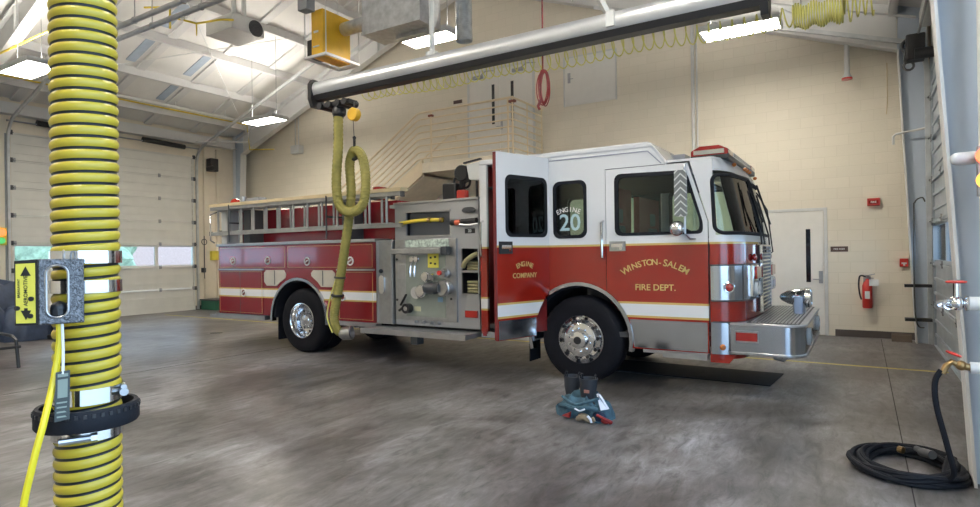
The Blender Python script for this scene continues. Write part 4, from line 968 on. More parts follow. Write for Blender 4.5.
# door grab handles, mirror
def grab(x, z0, z1, y, m='chrome'): MB().tube([(x, y, z0), (x, y-.06, z0+.02), (x, y-.07, (z0+z1)/2), (x, y-.06, z1-.02), (x, y, z1)], .016, 8).build('grab_handle', m, TR)
grab(-2.73, 1.58, 2.05, YN); grab(-4.50, 1.62, 2.12, YN, 'chrome')
ma = MB().tube([(-1.62, YN-.01, 1.80), (-1.66, YN-.10, 1.80), (-1.69, 6.86, 1.86), (-1.69, 6.86, 2.60), (-1.72, YN-.08, 2.64), (-1.72, YN-.01, 2.66)], .012, 8).build('mirror_arm', 'steel', TR)
b = MB().prism([(x, 6.80, z) for x, z in rrect(-1.79, -1.66, 2.05, 2.57, .02)], (0, .05, 0))
o = b.build('mirror', 'chev', ma, smooth=False, bevel=.006)
MB().sph((-1.78, 6.86, 1.92), .085, 3, (1, .7, 1)).build('spot_mirror', 'chrome', ma)
# bumper and deck
def bumper_outline(off=0):
    x1 = -.53+off; y0 = 7.04-off; y1 = 9.51+off; r = .20
    P = [(-1.26, y0)]+[(x1-r+r*math.cos(R(a)), y0+r+r*math.sin(R(a))) for a in range(-90, 1, 15)]+[(x1-r+r*math.cos(R(a)), y1-r+r*math.sin(R(a))) for a in range(0, 91, 15)]+[(-1.26, y1)]
    return P
def slab(off, z0, z1, nm, m, bev=.006): return MB().prism([(x, y, z0) for x, y in bumper_outline(off)], (0, 0, z1-z0)).build(nm, m, TR, bevel=bev)
bp = slab(0, .53, .84, 'bumper', 'polished'); slab(.015, .515, .545, 'bumper_edge', 'steel'); slab(.015, .835, .862, 'bumper_edge', 'alu')
b = MB()
for k in range(13): b.box(-1.06+k*.037, -1.042+k*.037, 7.12, 9.43, .864, .874, 1)
b.box(-1.1, -.58, 7.1, 9.45, .860, .866); b.build('bumper_deck', ['dgrey', 'alu'], TR, smooth=False)
MB().box(-1.20, -.98, 7.02, 7.045, .67, .76).build('bumper_reflector', 'redlens', TR, smooth=False, label='red reflector on the bumper side')
MB().box(-1.21, -.97, 7.03, 7.045, .65, .78).build('reflector_frame', 'steel', TR, smooth=False)
for y in (7.55, 9.0): MB().lathe((-.53, y, .69), (1, 0, 0), [(0, .10), (.03, .10), (.035, .08), (.01, 0)], 18).build('bumper_lamp', 'clear', TR)
MB().tube([(-.75, 8.1, .53), (-.70, 8.1, .47), (-.62, 8.1, .46), (-.60, 8.1, .50)], .018, 8).tube([(-.86, 7.3, .53), (-.84, 7.3, .46), (-.76, 7.3, .44), (-.72, 7.3, .48)], .018, 8).build('tow_hook', 'steel', TR)
s = MB().lathe((-.92, 8.5, 1.06), (1, 0, 0), [(0, .0), (.02, .04), (.10, .085), (.2, .105), (.28, .11), (.30, .125), (.36, .125), (.37, .10), (.33, .03), (.33, 0)], 24).build('siren', 'chrome', TR)
MB().box(-.76, -.62, 8.42, 8.58, .86, 1.0).build('siren_bracket', 'steel', s, bevel=.01)
MB().cyl((-.70, 8.30, .865), (-.70, 8.30, 1.07), .045, n=14).build('drink_cup', mat('pale_blue_plastic', (.45, .55, .70), .4), s) if False else MB().box(-.73, -.64, 8.26, 8.36, .865, 1.08).build('siren_cover', mat('pale_blue_plastic', (.40, .50, .68), .4), s, bevel=.01)
# steps below the cab
MB().box(-2.25, -1.5, YN+.0, YN+.30, .46, .52).build('cab_step', 'tread', TR, smooth=False, bevel=.006)
MB().box(-2.0, -1.5, YN-.06, YN+.05, .43, .49).build('step_edge', 'alu', TR, smooth=False)
MB().prism(XZ([(-1.48, .40), (-1.48, .50), (-1.2, .50), (-1.28, .40)], YN+.02), (0, .3, 0)).build('front_valance', 'redcab', TR, smooth=False)
MB().box(-4.55, -3.72, YN+.0, YN+.35, .50, .58).build('rear_cab_step', 'tread', TR, smooth=False)
MB().box(-4.52, -4.46, YN-.01, YN+.02, .52, .62).build('corner_marker', 'redlens', TR, smooth=False)

# body
def body_side(y, ext):
    P = [(-10.57, .60), (-10.57, 1.88), (-6.52, 1.88), (-6.52, .60), (BCX+BR, .60)]+archpts(BCX, BCZ, BR, BCX+BR-.001, BCX-BR+.001, 24)[1:]
    return MB().prism(XZ(P, y), (0, ext, 0))
body_side(YN, .05).build('body_side', 'body', TR, smooth=False); body_side(YFAR-.05, .05).build('body_side', 'body', TR, smooth=False)
b = MB(); b.box(-10.57, -9.05, YN+.05, YFAR-.05, .60, 1.88).box(-7.56, -6.52, YN+.05, YFAR-.05, .60, 1.88).box(-9.05, -7.56, YN+.05, YFAR-.05, 1.30, 1.88).box(-9.05, -7.56, YN+.72, YFAR-.72, .60, 1.30)
b.build('body_shell', 'red', TR, smooth=False)
b = MB(); b.box(-10.62, -6.50, YN-.03, YN+.42, 1.88, 1.93).box(-10.62, -6.50, YFAR-.42, YFAR+.03, 1.88, 1.93); b.build('body_top_rail', 'alu', TR, smooth=False, bevel=.006)
MB().box(-10.4, -6.4, YN+.40, YFAR-.40, 1.88, 2.56).build('hose_bed', 'red', TR, smooth=False, bevel=.01)
MB().box(-10.66, -9.2, YN-.02, YN+.10, .52, .60).box(-7.52, -6.5, YN-.02, YN+.10, .53, .60).build('body_sill', 'alu', TR, smooth=False)
MB().box(-10.95, -10.57, YN+.05, YFAR-.05, .50, .56).build('tail_board', 'tread', TR, smooth=False)
MB().box(-10.62, -10.57, YN+.25, YN+.45, .9, 1.5).build('tail_lamp', 'redlens', TR, smooth=False)
def cdoor(x0, x1, z0, z1, lx=None, lz=None, nm='compartment_door'):
    y = YN-.012
    d = MB().box(x0, x1, y, YN+.0, z0, z1).build(nm, 'body', TR, smooth=False, bevel=.005)
    e = MB()
    for p, q in (((x0+.03, z0+.025), (x1-.03, z0+.025)), ((x0+.03, z1-.025), (x1-.03, z1-.025)), ((x0+.03, z0+.025), (x0+.03, z1-.025)), ((x1-.03, z0+.025), (x1-.03, z1-.025))): e.bar((p[0], y-.001, p[1]), (q[0], y-.001, q[1]), .004, .005, up=(0, 1, 0))
    e.build('pinstripe', 'goldletter', d, smooth=False)
    if x1 < -9 and z1 < 1.5: MB().box(-9.91, -9.902, y-.0015, y, z0, z1).build('door_seam', 'black', d, smooth=False)
    for x in (lx or []):
        l_ = MB().torus((x, y-.006, lz), (0, 1, 0), .062, .013, 20, 6).bar((x-.035, y-.02, lz-.02), (x+.035, y-.02, lz+.02), .014, .03, up=(0, 1, 0)).build('door_latch', 'offwhite', d); MB().cyl((x, y-.008, lz), (x, y, lz), .050, n=18).build('latch_cup', 'darkred', l_)
    return d
cdoor(-10.55, -8.615, 1.455, 1.865, [-10.11, -9.10], 1.60); cdoor(-8.595, -6.545, 1.455, 1.865, [-8.07, -7.05], 1.58)
cdoor(-10.55, -9.245, .615, 1.425, [-9.80], 1.01); cdoor(-7.34, -6.545, .615, 1.425, [-7.24], 1.0)
b = MB(); b.box(-10.56, -9.23, YN-.03, YN, 1.425, 1.452).box(-7.36, -6.53, YN-.03, YN, 1.425, 1.452); b.build('drip_rail', 'alu', TR, smooth=False)
for P in ([(-9.21, 1.22), (-9.21, 1.38), (-9.15, 1.43), (-8.68, 1.43), (-8.62, 1.36), (-8.64, 1.29), (-8.80, 1.20), (-8.86, 1.15), (-9.14, 1.15)], [(-7.97, 1.33), (-7.98, 1.38), (-7.93, 1.43), (-7.47, 1.43), (-7.41, 1.38), (-7.41, 1.22), (-7.47, 1.15), (-7.74, 1.15), (-7.82, 1.23)]):
    p_ = MB().prism(XZ(P, YN-.016), (0, .016, 0)).build('bottle_cover', 'beigep', TR, smooth=False, bevel=.004)
    x = (P[0][0]+P[4][0])/2; MB().box(x-.009, x+.009, YN-.022, YN-.014, 1.17, 1.425).build('cover_seam', 'dgrey', p_, smooth=False)
# stainless compartment ahead of the body
b = MB(); b.box(-6.50, -6.16, YN-.01, YN+.6, .60, 1.90); s = b.build('steel_compartment', 'stainless', TR, smooth=False, bevel=.006)
MB().box(-6.48, -6.45, YN-.02, YN, .62, 1.88).box(-6.20, -6.17, YN-.02, YN, .62, 1.88).build('panel_edge', 'steel', s, smooth=False)
MB().prism(XZ(arc(-6.38, 1.12, .055, 180, 360, 10)+arc(-6.38, 1.30, .055, 0, 180, 10), YN-.03), (0, .02, 0)).build('handle_plate', 'chrome', s)
MB().sph((-6.38, YN-.03, 1.42), .035, 2).build('knob', 'black', s)
# pump module
b = MB(); b.box(-6.14, -4.58, YN+.45, YFAR-.10, .60, 2.44); b.build('pump_module', 'stainless', TR, smooth=False)
P = [(-6.14, .60), (-6.14, 2.46), (-4.60, 2.44), (-4.60, .60)]
holes = [[(-5.92, 1.96), (-5.92, 2.31), (-5.10, 2.29), (-5.10, 1.95)], [(-4.90, 1.43), (-4.90, 1.75), (-4.62, 1.74), (-4.62, 1.43)], [(-4.90, 1.10), (-4.90, 1.40), (-4.62, 1.40), (-4.62, 1.10)]]
b = MB().prism(XZ(P, YN+.04), (0, .03, 0), [XZ(h, YN+.04) for h in holes]); tp = b.build('tread_plate_panel', 'tread', TR, smooth=False)
b = MB()
for x0, x1, z0, z1 in ((-5.92, -5.10, 1.95, 2.31), (-4.90, -4.62, 1.43, 1.75), (-4.90, -4.62, 1.10, 1.40)):
    b.box(x0-.01, x1+.01, YN+.38, YN+.40, z0-.01, z1+.01); b.box(x0-.01, x1+.01, YN+.07, YN+.39, z0-.02, z0-.005); b.box(x0-.01, x1+.01, YN+.07, YN+.39, z1+.005, z1+.02); b.box(x0-.02, x0-.01, YN+.07, YN+.39, z0, z1); b.box(x1+.01, x1+.02, YN+.07, YN+.39, z0, z1)
b.build('recess_lining', 'black', tp, smooth=False)
MB().box(-5.91, -5.11, YN+.12, YN+.125, 1.96, 2.30).build('mesh_screen', 'treadd', tp, smooth=False)
b = MB()
for x0, x1, z in ((-5.95, -5.07, 2.32), (-5.95, -5.07, 1.94)): b.box(x0, x1, YN+.02, YN+.045, z-.012, z+.012)
b.box(-6.14, -4.58, YN+.0, YN+.08, 2.44, 2.47); b.box(-4.92, -4.60, YN+.02, YN+.045, 1.405, 1.425); b.box(-4.92, -4.60, YN+.02, YN+.045, 1.08, 1.10); b.build('edge_trim', 'alu', tp, smooth=False)
cp = MB().box(-6.12, -4.97, YN+.005, YN+.045, .68, 1.90).build('control_panel', 'stainless', TR, smooth=False, bevel=.006)
MB().box(-5.90, -5.16, YN-.004, YN+.005, .74, 1.66).build('centre_plate', 'valvegreen', cp, smooth=False)
MB().box(-5.90, -5.10, YN-.012, YN+.005, 1.78, 1.89).build('gauge_strip', mat('gauge_glass', (.45, .52, .45), .2, var=.5, nscale=22), cp, smooth=False)
b = MB().box(-6.10, -5.16, YN-.13, YN-.05, 1.68, 1.76); b.build('cross_bar', 'stainless', cp, smooth=False, bevel=.01)
MB().box(-5.16, -5.06, YN-.12, YN, 1.66, 1.78).box(-6.06, -6.02, YN-.06, YN, 1.68, 1.76).build('bar_bracket', 'dgrey', cp, smooth=False, bevel=.01)
MB().box(-5.47, -5.27, YN-.02, YN-.006, 1.47, 1.69).build('instruction_plate', 'label_yellow', cp, smooth=False, bevel=.008)
b = MB()
for x, z in ((-5.41, 1.62), (-5.33, 1.63), (-5.41, 1.54), (-5.33, 1.53)): b.box(x-.018, x+.018, YN-.023, YN-.02, z-.014, z+.014)
b.build('plate_marks', 'blackletter', bpy.data.objects['instruction_plate'], smooth=False)
for x in (-5.76, -5.68):
    MB().torus((x, YN-.03, 1.60), (0, 1, 0), .045, .008, 16, 6).cyl((x, YN-.04, 1.60), (x, YN, 1.60), .035, n=14).tube([(x, YN-.05, 1.54), (x+.01, YN-.08, 1.46), (x+.0, YN-.07, 1.34)], .014, 6).build('gate_handle', 'chrome', cp)
MB().cyl((-5.48, YN+.0, 1.34), (-5.48, YN-.10, 1.34), .06, n=18).torus((-5.48, YN-.06, 1.34), (0, 1, 0), .065, .014, 18, 6).cyl((-5.36, YN+.0, 1.36), (-5.36, YN-.09, 1.33), .05, n=16).build('discharge_cap', 'chrome', cp)
MB().cyl((-5.52, YN+.0, 1.13), (-5.52, YN-.16, 1.13), .075, n=20).torus((-5.52, YN-.13, 1.13), (0, 1, 0), .08, .018, 20, 6).build('steamer_cap', 'chrome', cp)
MB().cyl((-5.30, YN+.0, 1.18), (-5.30, YN-.18, 1.18), .09, n=20).cyl((-5.42, YN-.14, 1.18), (-5.16, YN-.14, 1.18), .075, n=16).build('intake_elbow', 'dgrey', cp)
MB().cyl((-5.12, YN+.0, 1.18), (-5.12, YN-.16, 1.18), .10, n=20).torus((-5.12, YN-.12, 1.18), (0, 1, 0), .10, .02, 20, 6).torus((-5.10, YN-.10, 1.40), (0, 1, 0), .07, .014, 18, 6).cyl((-5.14, YN, 1.38), (-5.14, YN-.12, 1.38), .06, n=16).build('gated_valve', 'steel', cp)
MB().cyl((-5.17, YN-.12, 1.40), (-5.17, YN-.15, 1.40), .035, n=14).build('valve_tag', 'redplastic', cp)
MB().lathe((-5.68, YN, 1.10), (0, -1, 0), [(0, .04), (.03, .05), (.035, .09), (.055, .09), (.06, 0)], 20).build('intake_cap', mat('pale_grey_cap', (.50, .48, .46), .5), cp)
MB().cyl((-5.84, YN, .86), (-5.84, YN-.10, .86), .075, n=20).torus((-5.84, YN-.07, .86), (0, 1, 0), .06, .014, 18, 6).build('drain_cap', 'black', cp); MB().cyl((-5.84, YN-.10, .86), (-5.84, YN-.105, .86), .035, n=14).build('cap_face', 'chrome', cp)
MB().bar((-5.99, YN-.03, .90), (-5.86, YN-.05, 1.07), .03, .02).cyl((-6.02, YN-.03, .82), (-5.95, YN-.04, .86), .02, n=8).build('lever', 'black', cp)
MB().box(-6.06, -5.90, YN-.008, YN+.006, 1.30, 1.52).build('side_plate', 'alu', cp, smooth=False, bevel=.004)
MB().box(-5.74, -5.62, YN-.008, YN-.003, .82, .89).build('data_plate', mat('cream_label', (.55, .53, .34), .5), cp, smooth=False)
MB().box(-5.30, -5.21, YN-.008, YN-.003, .97, 1.04).build('data_plate', mat('blue_label', (.22, .36, .48), .5), cp, smooth=False)
for x in (-5.72, -5.57, -5.42, -5.28): MB().cyl((x, YN+.01, .66), (x, YN-.05, .66), .025, .018, n=10).build('bleeder_knob', 'steel', TR)
for x, z in ((-6.08, 1.60), (-6.08, .98), (-5.06, 1.02)): MB().cyl((x, YN, z), (x, YN-.01, z), .018, n=10).build('panel_knob', 'black', cp)
MB().box(-4.84, -4.63, YN+.02, YN+.04, .76, .86).build('side_reflector', 'redlens', TR, smooth=False)
MB().box(-4.83, -4.66, YN+.03, YN+.042, 1.96, 2.03).text('20', .06, facing_y(-4.745, YN+.028, 1.995), .001, 1).build('unit_plate', ['black', 'paper'], TR, smooth=False)
MB().lathe((-4.74, YN+.0, 2.29), (1, 0, 0), [(-.11, .015), (-.07, .04), (0, .045), (.07, .04), (.11, .015)], 14).build('side_lamp', 'dgrey', TR)
rb = MB().box(-6.54, -4.60, YN-.32, YN+.10, .49, .56).build('running_board', 'tread', TR, smooth=False, bevel=.006)
MB().box(-6.54, -4.60, YN-.335, YN-.315, .485, .565).build('board_edge', 'alu', rb, smooth=False)
MB().box(-5.62, -5.50, YN-.25, YN-.10, .36, .49).build('board_bracket', 'dgrey', rb, smooth=False)
# pump top: deck gun, spot lamp and gear
b = MB(); b.box(-6.3, -4.6, YN+.10, YFAR-.10, 2.40, 2.45); b.build('pump_deck', 'tread', TR, smooth=False)
g = MB().cyl((-5.32, 7.75, 2.45), (-5.32, 7.75, 2.62), .07, n=14).tube([(-5.32, 7.75, 2.6), (-5.32, 7.75, 2.78), (-5.22, 7.75, 2.86), (-5.05, 7.75, 2.90)], .05, 12).torus((-5.34, 7.70, 2.80), (0, 1, 0), .10, .02).torus((-5.30, 7.80, 2.80), (0, 1, 0), .09, .02).build('deck_gun', 'black', TR)
MB().box(-5.62, -5.36, 7.62, 7.85, 2.45, 2.78).cyl((-5.25, 7.6, 2.92), (-5.25, 7.8, 2.92), .13, n=18).build('gun_base', 'black', g, bevel=.02); MB().box(-5.34, -5.16, 7.6, 7.7, 2.45, 2.66).build('valve_body', 'redplastic', g, bevel=.02)
s = MB().hexa([(-4.90, 7.30, 2.76), (-4.66, 7.30, 2.72), (-4.66, 7.44, 2.72), (-4.90, 7.44, 2.76), (-4.93, 7.28, 2.98), (-4.68, 7.28, 3.01), (-4.68, 7.46, 3.01), (-4.93, 7.46, 2.98)]).build('scene_light', 'offwhite', TR, bevel=.015)
MB().bar((-4.96, 7.27, 3.0), (-4.66, 7.27, 3.04), .05, .02).cyl((-4.8, 7.37, 2.45), (-4.8, 7.37, 2.76), .02, n=8).build('light_bracket', 'black', s)

# things resting on the engine
def attack_line(x0, x1, z, y, label, col):
    t = thing('hose_nozzle', label, 'hose nozzle', (x0, y, z-.05))
    MB().tube(spline([(x0, y, z-.02), (x0+.3*(x1-x0), y-.02, z), (x0+.6*(x1-x0), y-.03, z+.01), (x1, y-.01, z-.0)]), .028, 10).build('hose_tube', col, t)
    MB().cyl((x0+.68*(x1-x0), y-.025, z+.008), (x0+.74*(x1-x0), y-.022, z+.006), .042, n=12).cyl((x1-.05, y-.01, z), (x1, y-.01, z), .038, n=12).build('coupling', 'brass', t)
    return t
attack_line(-6.02, -5.20, 2.17, YN+.02, 'yellow hose line lying across the mesh screen of the pump module', 'gasyellow')
t = thing('nozzle', 'black and silver nozzle with an orange tip on the pump panel by the cab', 'hose nozzle', (-4.8, YN-.03, 2.07))
MB().cyl((-5.04, YN-.01, 2.12), (-4.96, YN-.01, 2.12), .04, n=12).cyl((-4.86, YN-.01, 2.13), (-4.6, YN-.01, 2.14), .038, n=12).build('barrel', 'black', t)
MB().cyl((-4.96, YN-.01, 2.12), (-4.88, YN-.01, 2.12), .042, n=12).build('tip', mat('orange_plastic', (.65, .12, .05), .4), t)
MB().tube([(-4.88, YN-.03, 2.09), (-4.7, YN-.03, 2.07), (-4.56, YN-.03, 2.09)], .016, 8).build('bail', 'steel', t)
def flat_hose(x0, x1, z0, rows, label, side):
    t = thing('folded_hose', label, 'hose', ((x0+x1)/2, YN+.2, z0))
    for k in range(rows):
        y = YN+.10; z = z0+.025+k*.045
        MB().box(x0, x1, y, y+.25, z-.02, z+.02).build('hose_fold', 'pale', t, bevel=.018)
    if side: MB().tube(spline([(x0-.03, YN+.06, z0+.05), (x0+.03, YN+.04, z0+.13), (x0+.12, YN+.06, z0+.20), (x0+.2, YN+.1, z0+.24)]), .035, 10).build('hose_end', 'pale', t)
flat_hose(-4.86, -4.65, 1.43, 3, 'pale yellow hose folded in the upper open locker beside the cab', True)
flat_hose(-4.86, -4.65, 1.10, 4, 'pale yellow hose folded in the lower open locker beside the cab', False)
def ladder(y, x0, x1, zb, zt, dxr, label):
    t = thing('ladder', label, 'ladder', ((x0+x1)/2, y, zb), 'ladders on the fire engine')
    for z in (zb, zt):
        MB().box(x0, x1, y-.028, y+.028, z-.030, z+.030).box(x0, x1, y-.034, y+.034, z+.018, z+.034).build('side_rail', 'lalu', t, smooth=False, bevel=.004)
    n = int((x1-x0-.2)/.355)
    for k in range(n+1):
        x = x0+dxr+k*.355
        if x < x1-.05: MB().cyl((x, y, zb+.02), (x, y, zt-.02), .019, n=10).build('rung', 'lalu', t)
    MB().box(x0-.03, x0, y-.03, y+.03, zb-.03, zb+.05).box(x1, x1+.04, y-.03, y+.03, zt-.05, zt+.03).build('end_bracket', 'dgrey', t, smooth=False)
ladder(YN-.06, -10.70, -5.92, 2.12, 2.60, .22, 'outer aluminium ladder on the side of the fire engine')
ladder(YN+.04, -10.55, -6.2, 2.14, 2.58, .24, 'inner aluminium ladder held behind the outer one')
MB().box(-10.72, -5.90, YN-.10, YN+.08, 2.637, 2.692).build('ladder_cover', 'tan'); o = bpy.data.objects['ladder_cover']; tag(o, 'tan cover strip lying along the top of the ladders', 'cover')  # tan strip paints the warm light caught by the rail tops
for x in (-9.85, -7.25):
    MB().box(x-.10, x+.10, YN+.10, YN+.42, 1.93, 2.56).build('ladder_bracket', 'dgrey', TR, smooth=False, bevel=.01)
    MB().cyl((x-.25, YN-.1, 1.95), (x-.25, YN-.1, 2.66), .012, n=6).box(x-.26, x-.24, YN-.10, YN+.3, 2.3, 2.33).build('ladder_clamp', 'dgrey', TR, smooth=False)
MB().box(-10.62, -10.45, YN+.1, YN+.35, 1.93, 2.6).build('grab_post', 'offwhite', TR, smooth=False)
MB().tube([(-10.66, YN-.02, 1.95), (-10.70, YN-.08, 2.0), (-10.70, YN-.08, 2.5), (-10.62, YN+.02, 2.55)], .016, 8).build('grab_handle', 'chrome', TR)
t = MB().lathe((-10.38, YN+.25, 2.70), (0, -1, .1), [(-.10, .06), (-.05, .11), (.04, .115), (.06, .10), (.07, 0)], 18).build('warning_beacon', mat('orange_red_lens', (.45, .03, .015), .2, coat=.8), TR, label='round orange red beacon')
MB().box(-10.7, -10.1, YN+.1, YN+.4, 2.56, 2.61).cyl((-10.25, YN+.3, 2.6), (-10.22, YN+.32, 2.85), .06, n=12).build('beacon_bracket', 'steel', TR)
MB().hexa([(-10.0, YN+.15, 2.60), (-9.5, YN+.15, 2.60), (-9.5, YN+.4, 2.60), (-10.0, YN+.4, 2.60), (-9.95, YN+.17, 2.78), (-9.62, YN+.17, 2.80), (-9.62, YN+.38, 2.80), (-9.95, YN+.38, 2.78)]).build('hose_bed_box', 'grey', TR, bevel=.015)
MB().tube([(-8.25, YN+.2, 2.56), (-8.22, YN+.2, 2.70), (-8.02, YN+.2, 2.70), (-8.0, YN+.2, 2.56)], .02, 8).build('bed_handle', 'steel', TR)
MB().box(-9.2, -8.9, YN+.45, YN+.8, 2.56, 2.66).build('hose_cloth', 'paper', TR, bevel=.03)
MB().box(-6.75, -6.6, YN+.2, YN+.4, 2.56, 2.78).build('bed_lamp', 'redlens', TR, bevel=.02)
# ------------------------------------------------------------------ foreground: ribbed hose, grip, ring
HXC, HYC = -1.835, .820; HR = .0722
t = thing('ribbed_hose', 'large yellow and black ribbed exhaust hose hanging in the left foreground', 'hose', (HXC, HYC, .3))
RIB = t
b = MB(); PITCH = .0319; SEG = 12; NA = 40; z0, z1 = .30, 4.2
prof = [.0050, .0068, .0080, .0088, .0092, .0093, .0090, .0082, .0068, .0045, .0030, .0034]
nz = int((z1-z0)/PITCH*SEG)
grid = []
for j in range(nz+1):
    row = []
    for i in range(NA):
        th = 2*PI*i/NA; z = z0+j*PITCH/SEG+th/(2*PI)*PITCH
        r = HR+prof[j % SEG]
        row.append(b.bm.verts.new((HXC+r*math.cos(th), HYC+r*math.sin(th), z)))
    grid.append(row)
for j in range(nz):
    mi = 1 if (j % SEG) in (9, 10, 11) else 0
    for i in range(NA-1): b._f([grid[j][i], grid[j][i+1], grid[j+1][i+1], grid[j+1][i]], mi)
    if j+SEG <= nz: b._f([grid[j][NA-1], grid[j+SEG][0], grid[min(j+1+SEG, nz)][0], grid[j+1][NA-1]], mi)
b.build('hose_wall', ['ribyellow', 'ribblack'], t, smooth=True)
MB().cyl((HXC, HYC, 4.18), (HXC, HYC, 4.34), .10, .07, n=20).cyl((HXC, HYC, 4.3), (HXC, HYC, roofz(HXC)-.01), .02, n=8).build('hose_hanger', 'dgrey', t)
def band(z, h, r=HR+.010, tilt=0):
    b = MB().lathe((HXC, HYC, z), (tilt, 0, 1), [(0, r), (0, r+.003), (h, r+.003), (h, r)], 48); return b
for z, h in ((1.642, .034), (1.562, .034), (1.262, .042), (1.165, .036)):
    c = band(z, h).build('hose_clamp', 'chrome', t)
# clamp screws
d = Vector((-.915, .403, 0)); rr_ = Vector((.403, .915, 0))
p = Vector((HXC, HYC, 1.285))+rr_*.083-d*.04
MB().cyl(p-d*.03, p+d*.03, .011, n=10).cyl(p+Vector((0, 0, .012))-d*.02, p+Vector((0, 0, .012))+d*.02, .008, n=8).build('clamp_screw', 'steel', t)
p = Vector((HXC, HYC, 1.176))-rr_*.030-d*.088
MB().cyl(p-rr_*.035, p+rr_*.035, .010, n=10).cyl(p+rr_*.035, p+rr_*.05, .013, n=6).build('clamp_screw', 'steel', t)
# rubber ring
b = MB().lathe((HXC, HYC, 1.198), (.0, 0, 1), [(0, .084), (0, .120), (.006, .124), (.050, .124), (.056, .120), (.056, .110), (.030, .106), (.030, .084)], 64)
rg = b.build('bumper_ring', 'rubber', t)
b = MB()
for k in range(40):
    a = 2*PI*k/40; b.box(-.003, .003, -.004, .004, 0, .010, mx=Matrix.Translation((HXC+.1235*math.cos(a), HYC+.1235*math.sin(a), 1.236)) @ Matrix.Rotation(a, 4, 'Z'))
b.build('ring_notches', 'black', rg, smooth=False)
# grip: plane facing the viewer
def gp(u, v, w=0):      # u right, v up (world z), w toward viewer, in metres about the grip origin
    return Vector((HXC, HYC, 0))-d*(.092+w)+rr_*(u-.004)+Vector((0, 0, v))
def quadprism(pts, w0, w1, holes=(), b=None):
    b = b or MB(); return b.prism([gp(u, v, w0) for u, v in pts], -d*(w1-w0), [[gp(u, v, w0) for u, v in h] for h in holes])
GU0, GU1, GV0, GV1 = -.098, -.002, 1.488, 1.655
hole = rrect(-.082, -.036, 1.505, 1.638, .021)
gr = quadprism([(GU0, GV0), (GU0, GV1), (GU1, GV1), (GU1, GV0)], .0, .030, [hole]).build('pull_grip', 'hammer', t, smooth=False, bevel=.003)
rim_ = [Vector(gp(u, v, .031)) for u, v in hole]; MB().tube(rim_, .003, 6, True).build('grip_rim', 'steel', gr)
# left cheek with the yellow label, turned outward
ck = rr_*(-1)*.86+d*.5
ck = (rr_*-.90+d*.43).normalized(); base = gp(GU0, 0, .028)
def cp_(a, v, o=0):     # along the cheek, away from the grip
    n = Vector((ck.y, -ck.x, 0)); n = n if n.dot(-d) > 0 else -n
    return base+ck*a+Vector((0, 0, v))+n*o
W = .050
b = MB(); b.prism([cp_(0, GV0, 0), cp_(0, GV1, 0), cp_(W+.004, GV1-.004, 0), cp_(W+.004, GV0, 0)], (d*.03)); b.build('grip_cheek', 'black', gr, smooth=False, bevel=.002)
b = MB(); n_ = (cp_(0, 0, 1)-cp_(0, 0, 0)); b.prism([cp_(.006, GV0+.006, .0005), cp_(.006, GV1-.010, .0005), cp_(W, GV1-.012, .0005), cp_(W, GV0+.006, .0005)], n_*.0015); lbp = b.build('grip_label', 'label_yellow', gr, smooth=False, label='yellow label with black arrows')
b = MB(); uc = .027
def lp(a, v): return cp_(a, v, .0023)
for s_, v0 in ((1, GV1-.022), (-1, GV0+.018)): b.prism([lp(uc-.012, v0-s_*.020), lp(uc+.012, v0-s_*.020), lp(uc, v0+s_*.004)], n_*.0006)
b.prism([lp(uc-.004, GV0+.03), lp(uc+.004, GV0+.03), lp(uc+.004, GV0+.044), lp(uc-.004, GV0+.044)], n_*.0006)
X_ = Vector((0, 0, 1)); Y_ = ck
m = Matrix((X_, Y_, X_.cross(Y_))).transposed().to_4x4()
if (X_.cross(Y_)).dot(n_) < 0: m = Matrix((X_, -Y_, X_.cross(-Y_))).transposed().to_4x4()
m.translation = lp(uc, (GV0+GV1)/2+.004); b.text('AEROMOTIVE', .0125, m, .0004)
m2 = m.copy(); m2.translation = lp(uc+.016, (GV0+GV1)/2+.01); b.text('BREAKAWAY', .008, m2, .0004)
b.build('label_print', 'blackletter', lbp, smooth=False)
b = MB()
for a, v in ((.014, 1.555), (.046, 1.532), (.016, 1.512)): p = cp_(a, v, 0); b.cyl(p, p+n_*.007, .006, n=10)
b.build('grip_bolt', 'black', gr)
b = MB(); b.torus(gp(-.045, 1.662, .012), rr_, .014, .003, 16, 6); b.build('grip_ring', 'steel', gr)
b = MB(); b.cyl(gp(-.058, 1.525, .01), gp(-.056, 1.50, .01), .018, n=10); b.sph(gp(-.056, 1.526, .008), .020, 2); b.build('grip_trigger', 'black', gr)
# lanyard and tag
b = MB(); b.tube([gp(-.050, 1.505, .02), gp(-.048, 1.42, .03), gp(-.049, 1.36, .036)], .0035, 6); b.build('lanyard', 'paper', t)
tg = quadprism([(-.068, 1.240), (-.064, 1.366), (-.034, 1.369), (-.036, 1.244)], .036, .038).build('tag', mat('tag_plastic', (.035, .045, .045), .4), t, smooth=False, label='dark printed plastic tag')
b = quadprism([(-.061, 1.300), (-.060, 1.347), (-.039, 1.348), (-.040, 1.301)], .0385, .0389); quadprism([(-.060, 1.353), (-.060, 1.361), (-.038, 1.362), (-.038, 1.354)], .0385, .0389, b=b)
for k in range(4): quadprism([(-.063, 1.250+k*.012), (-.063, 1.254+k*.012), (-.042+random.uniform(-.006, .002), 1.2545+k*.012), (-.042, 1.2505+k*.012)], .0385, .0389, b=b)
b.build('tag_print', mat('tag_print', (.22, .26, .22), .5), tg, smooth=False)
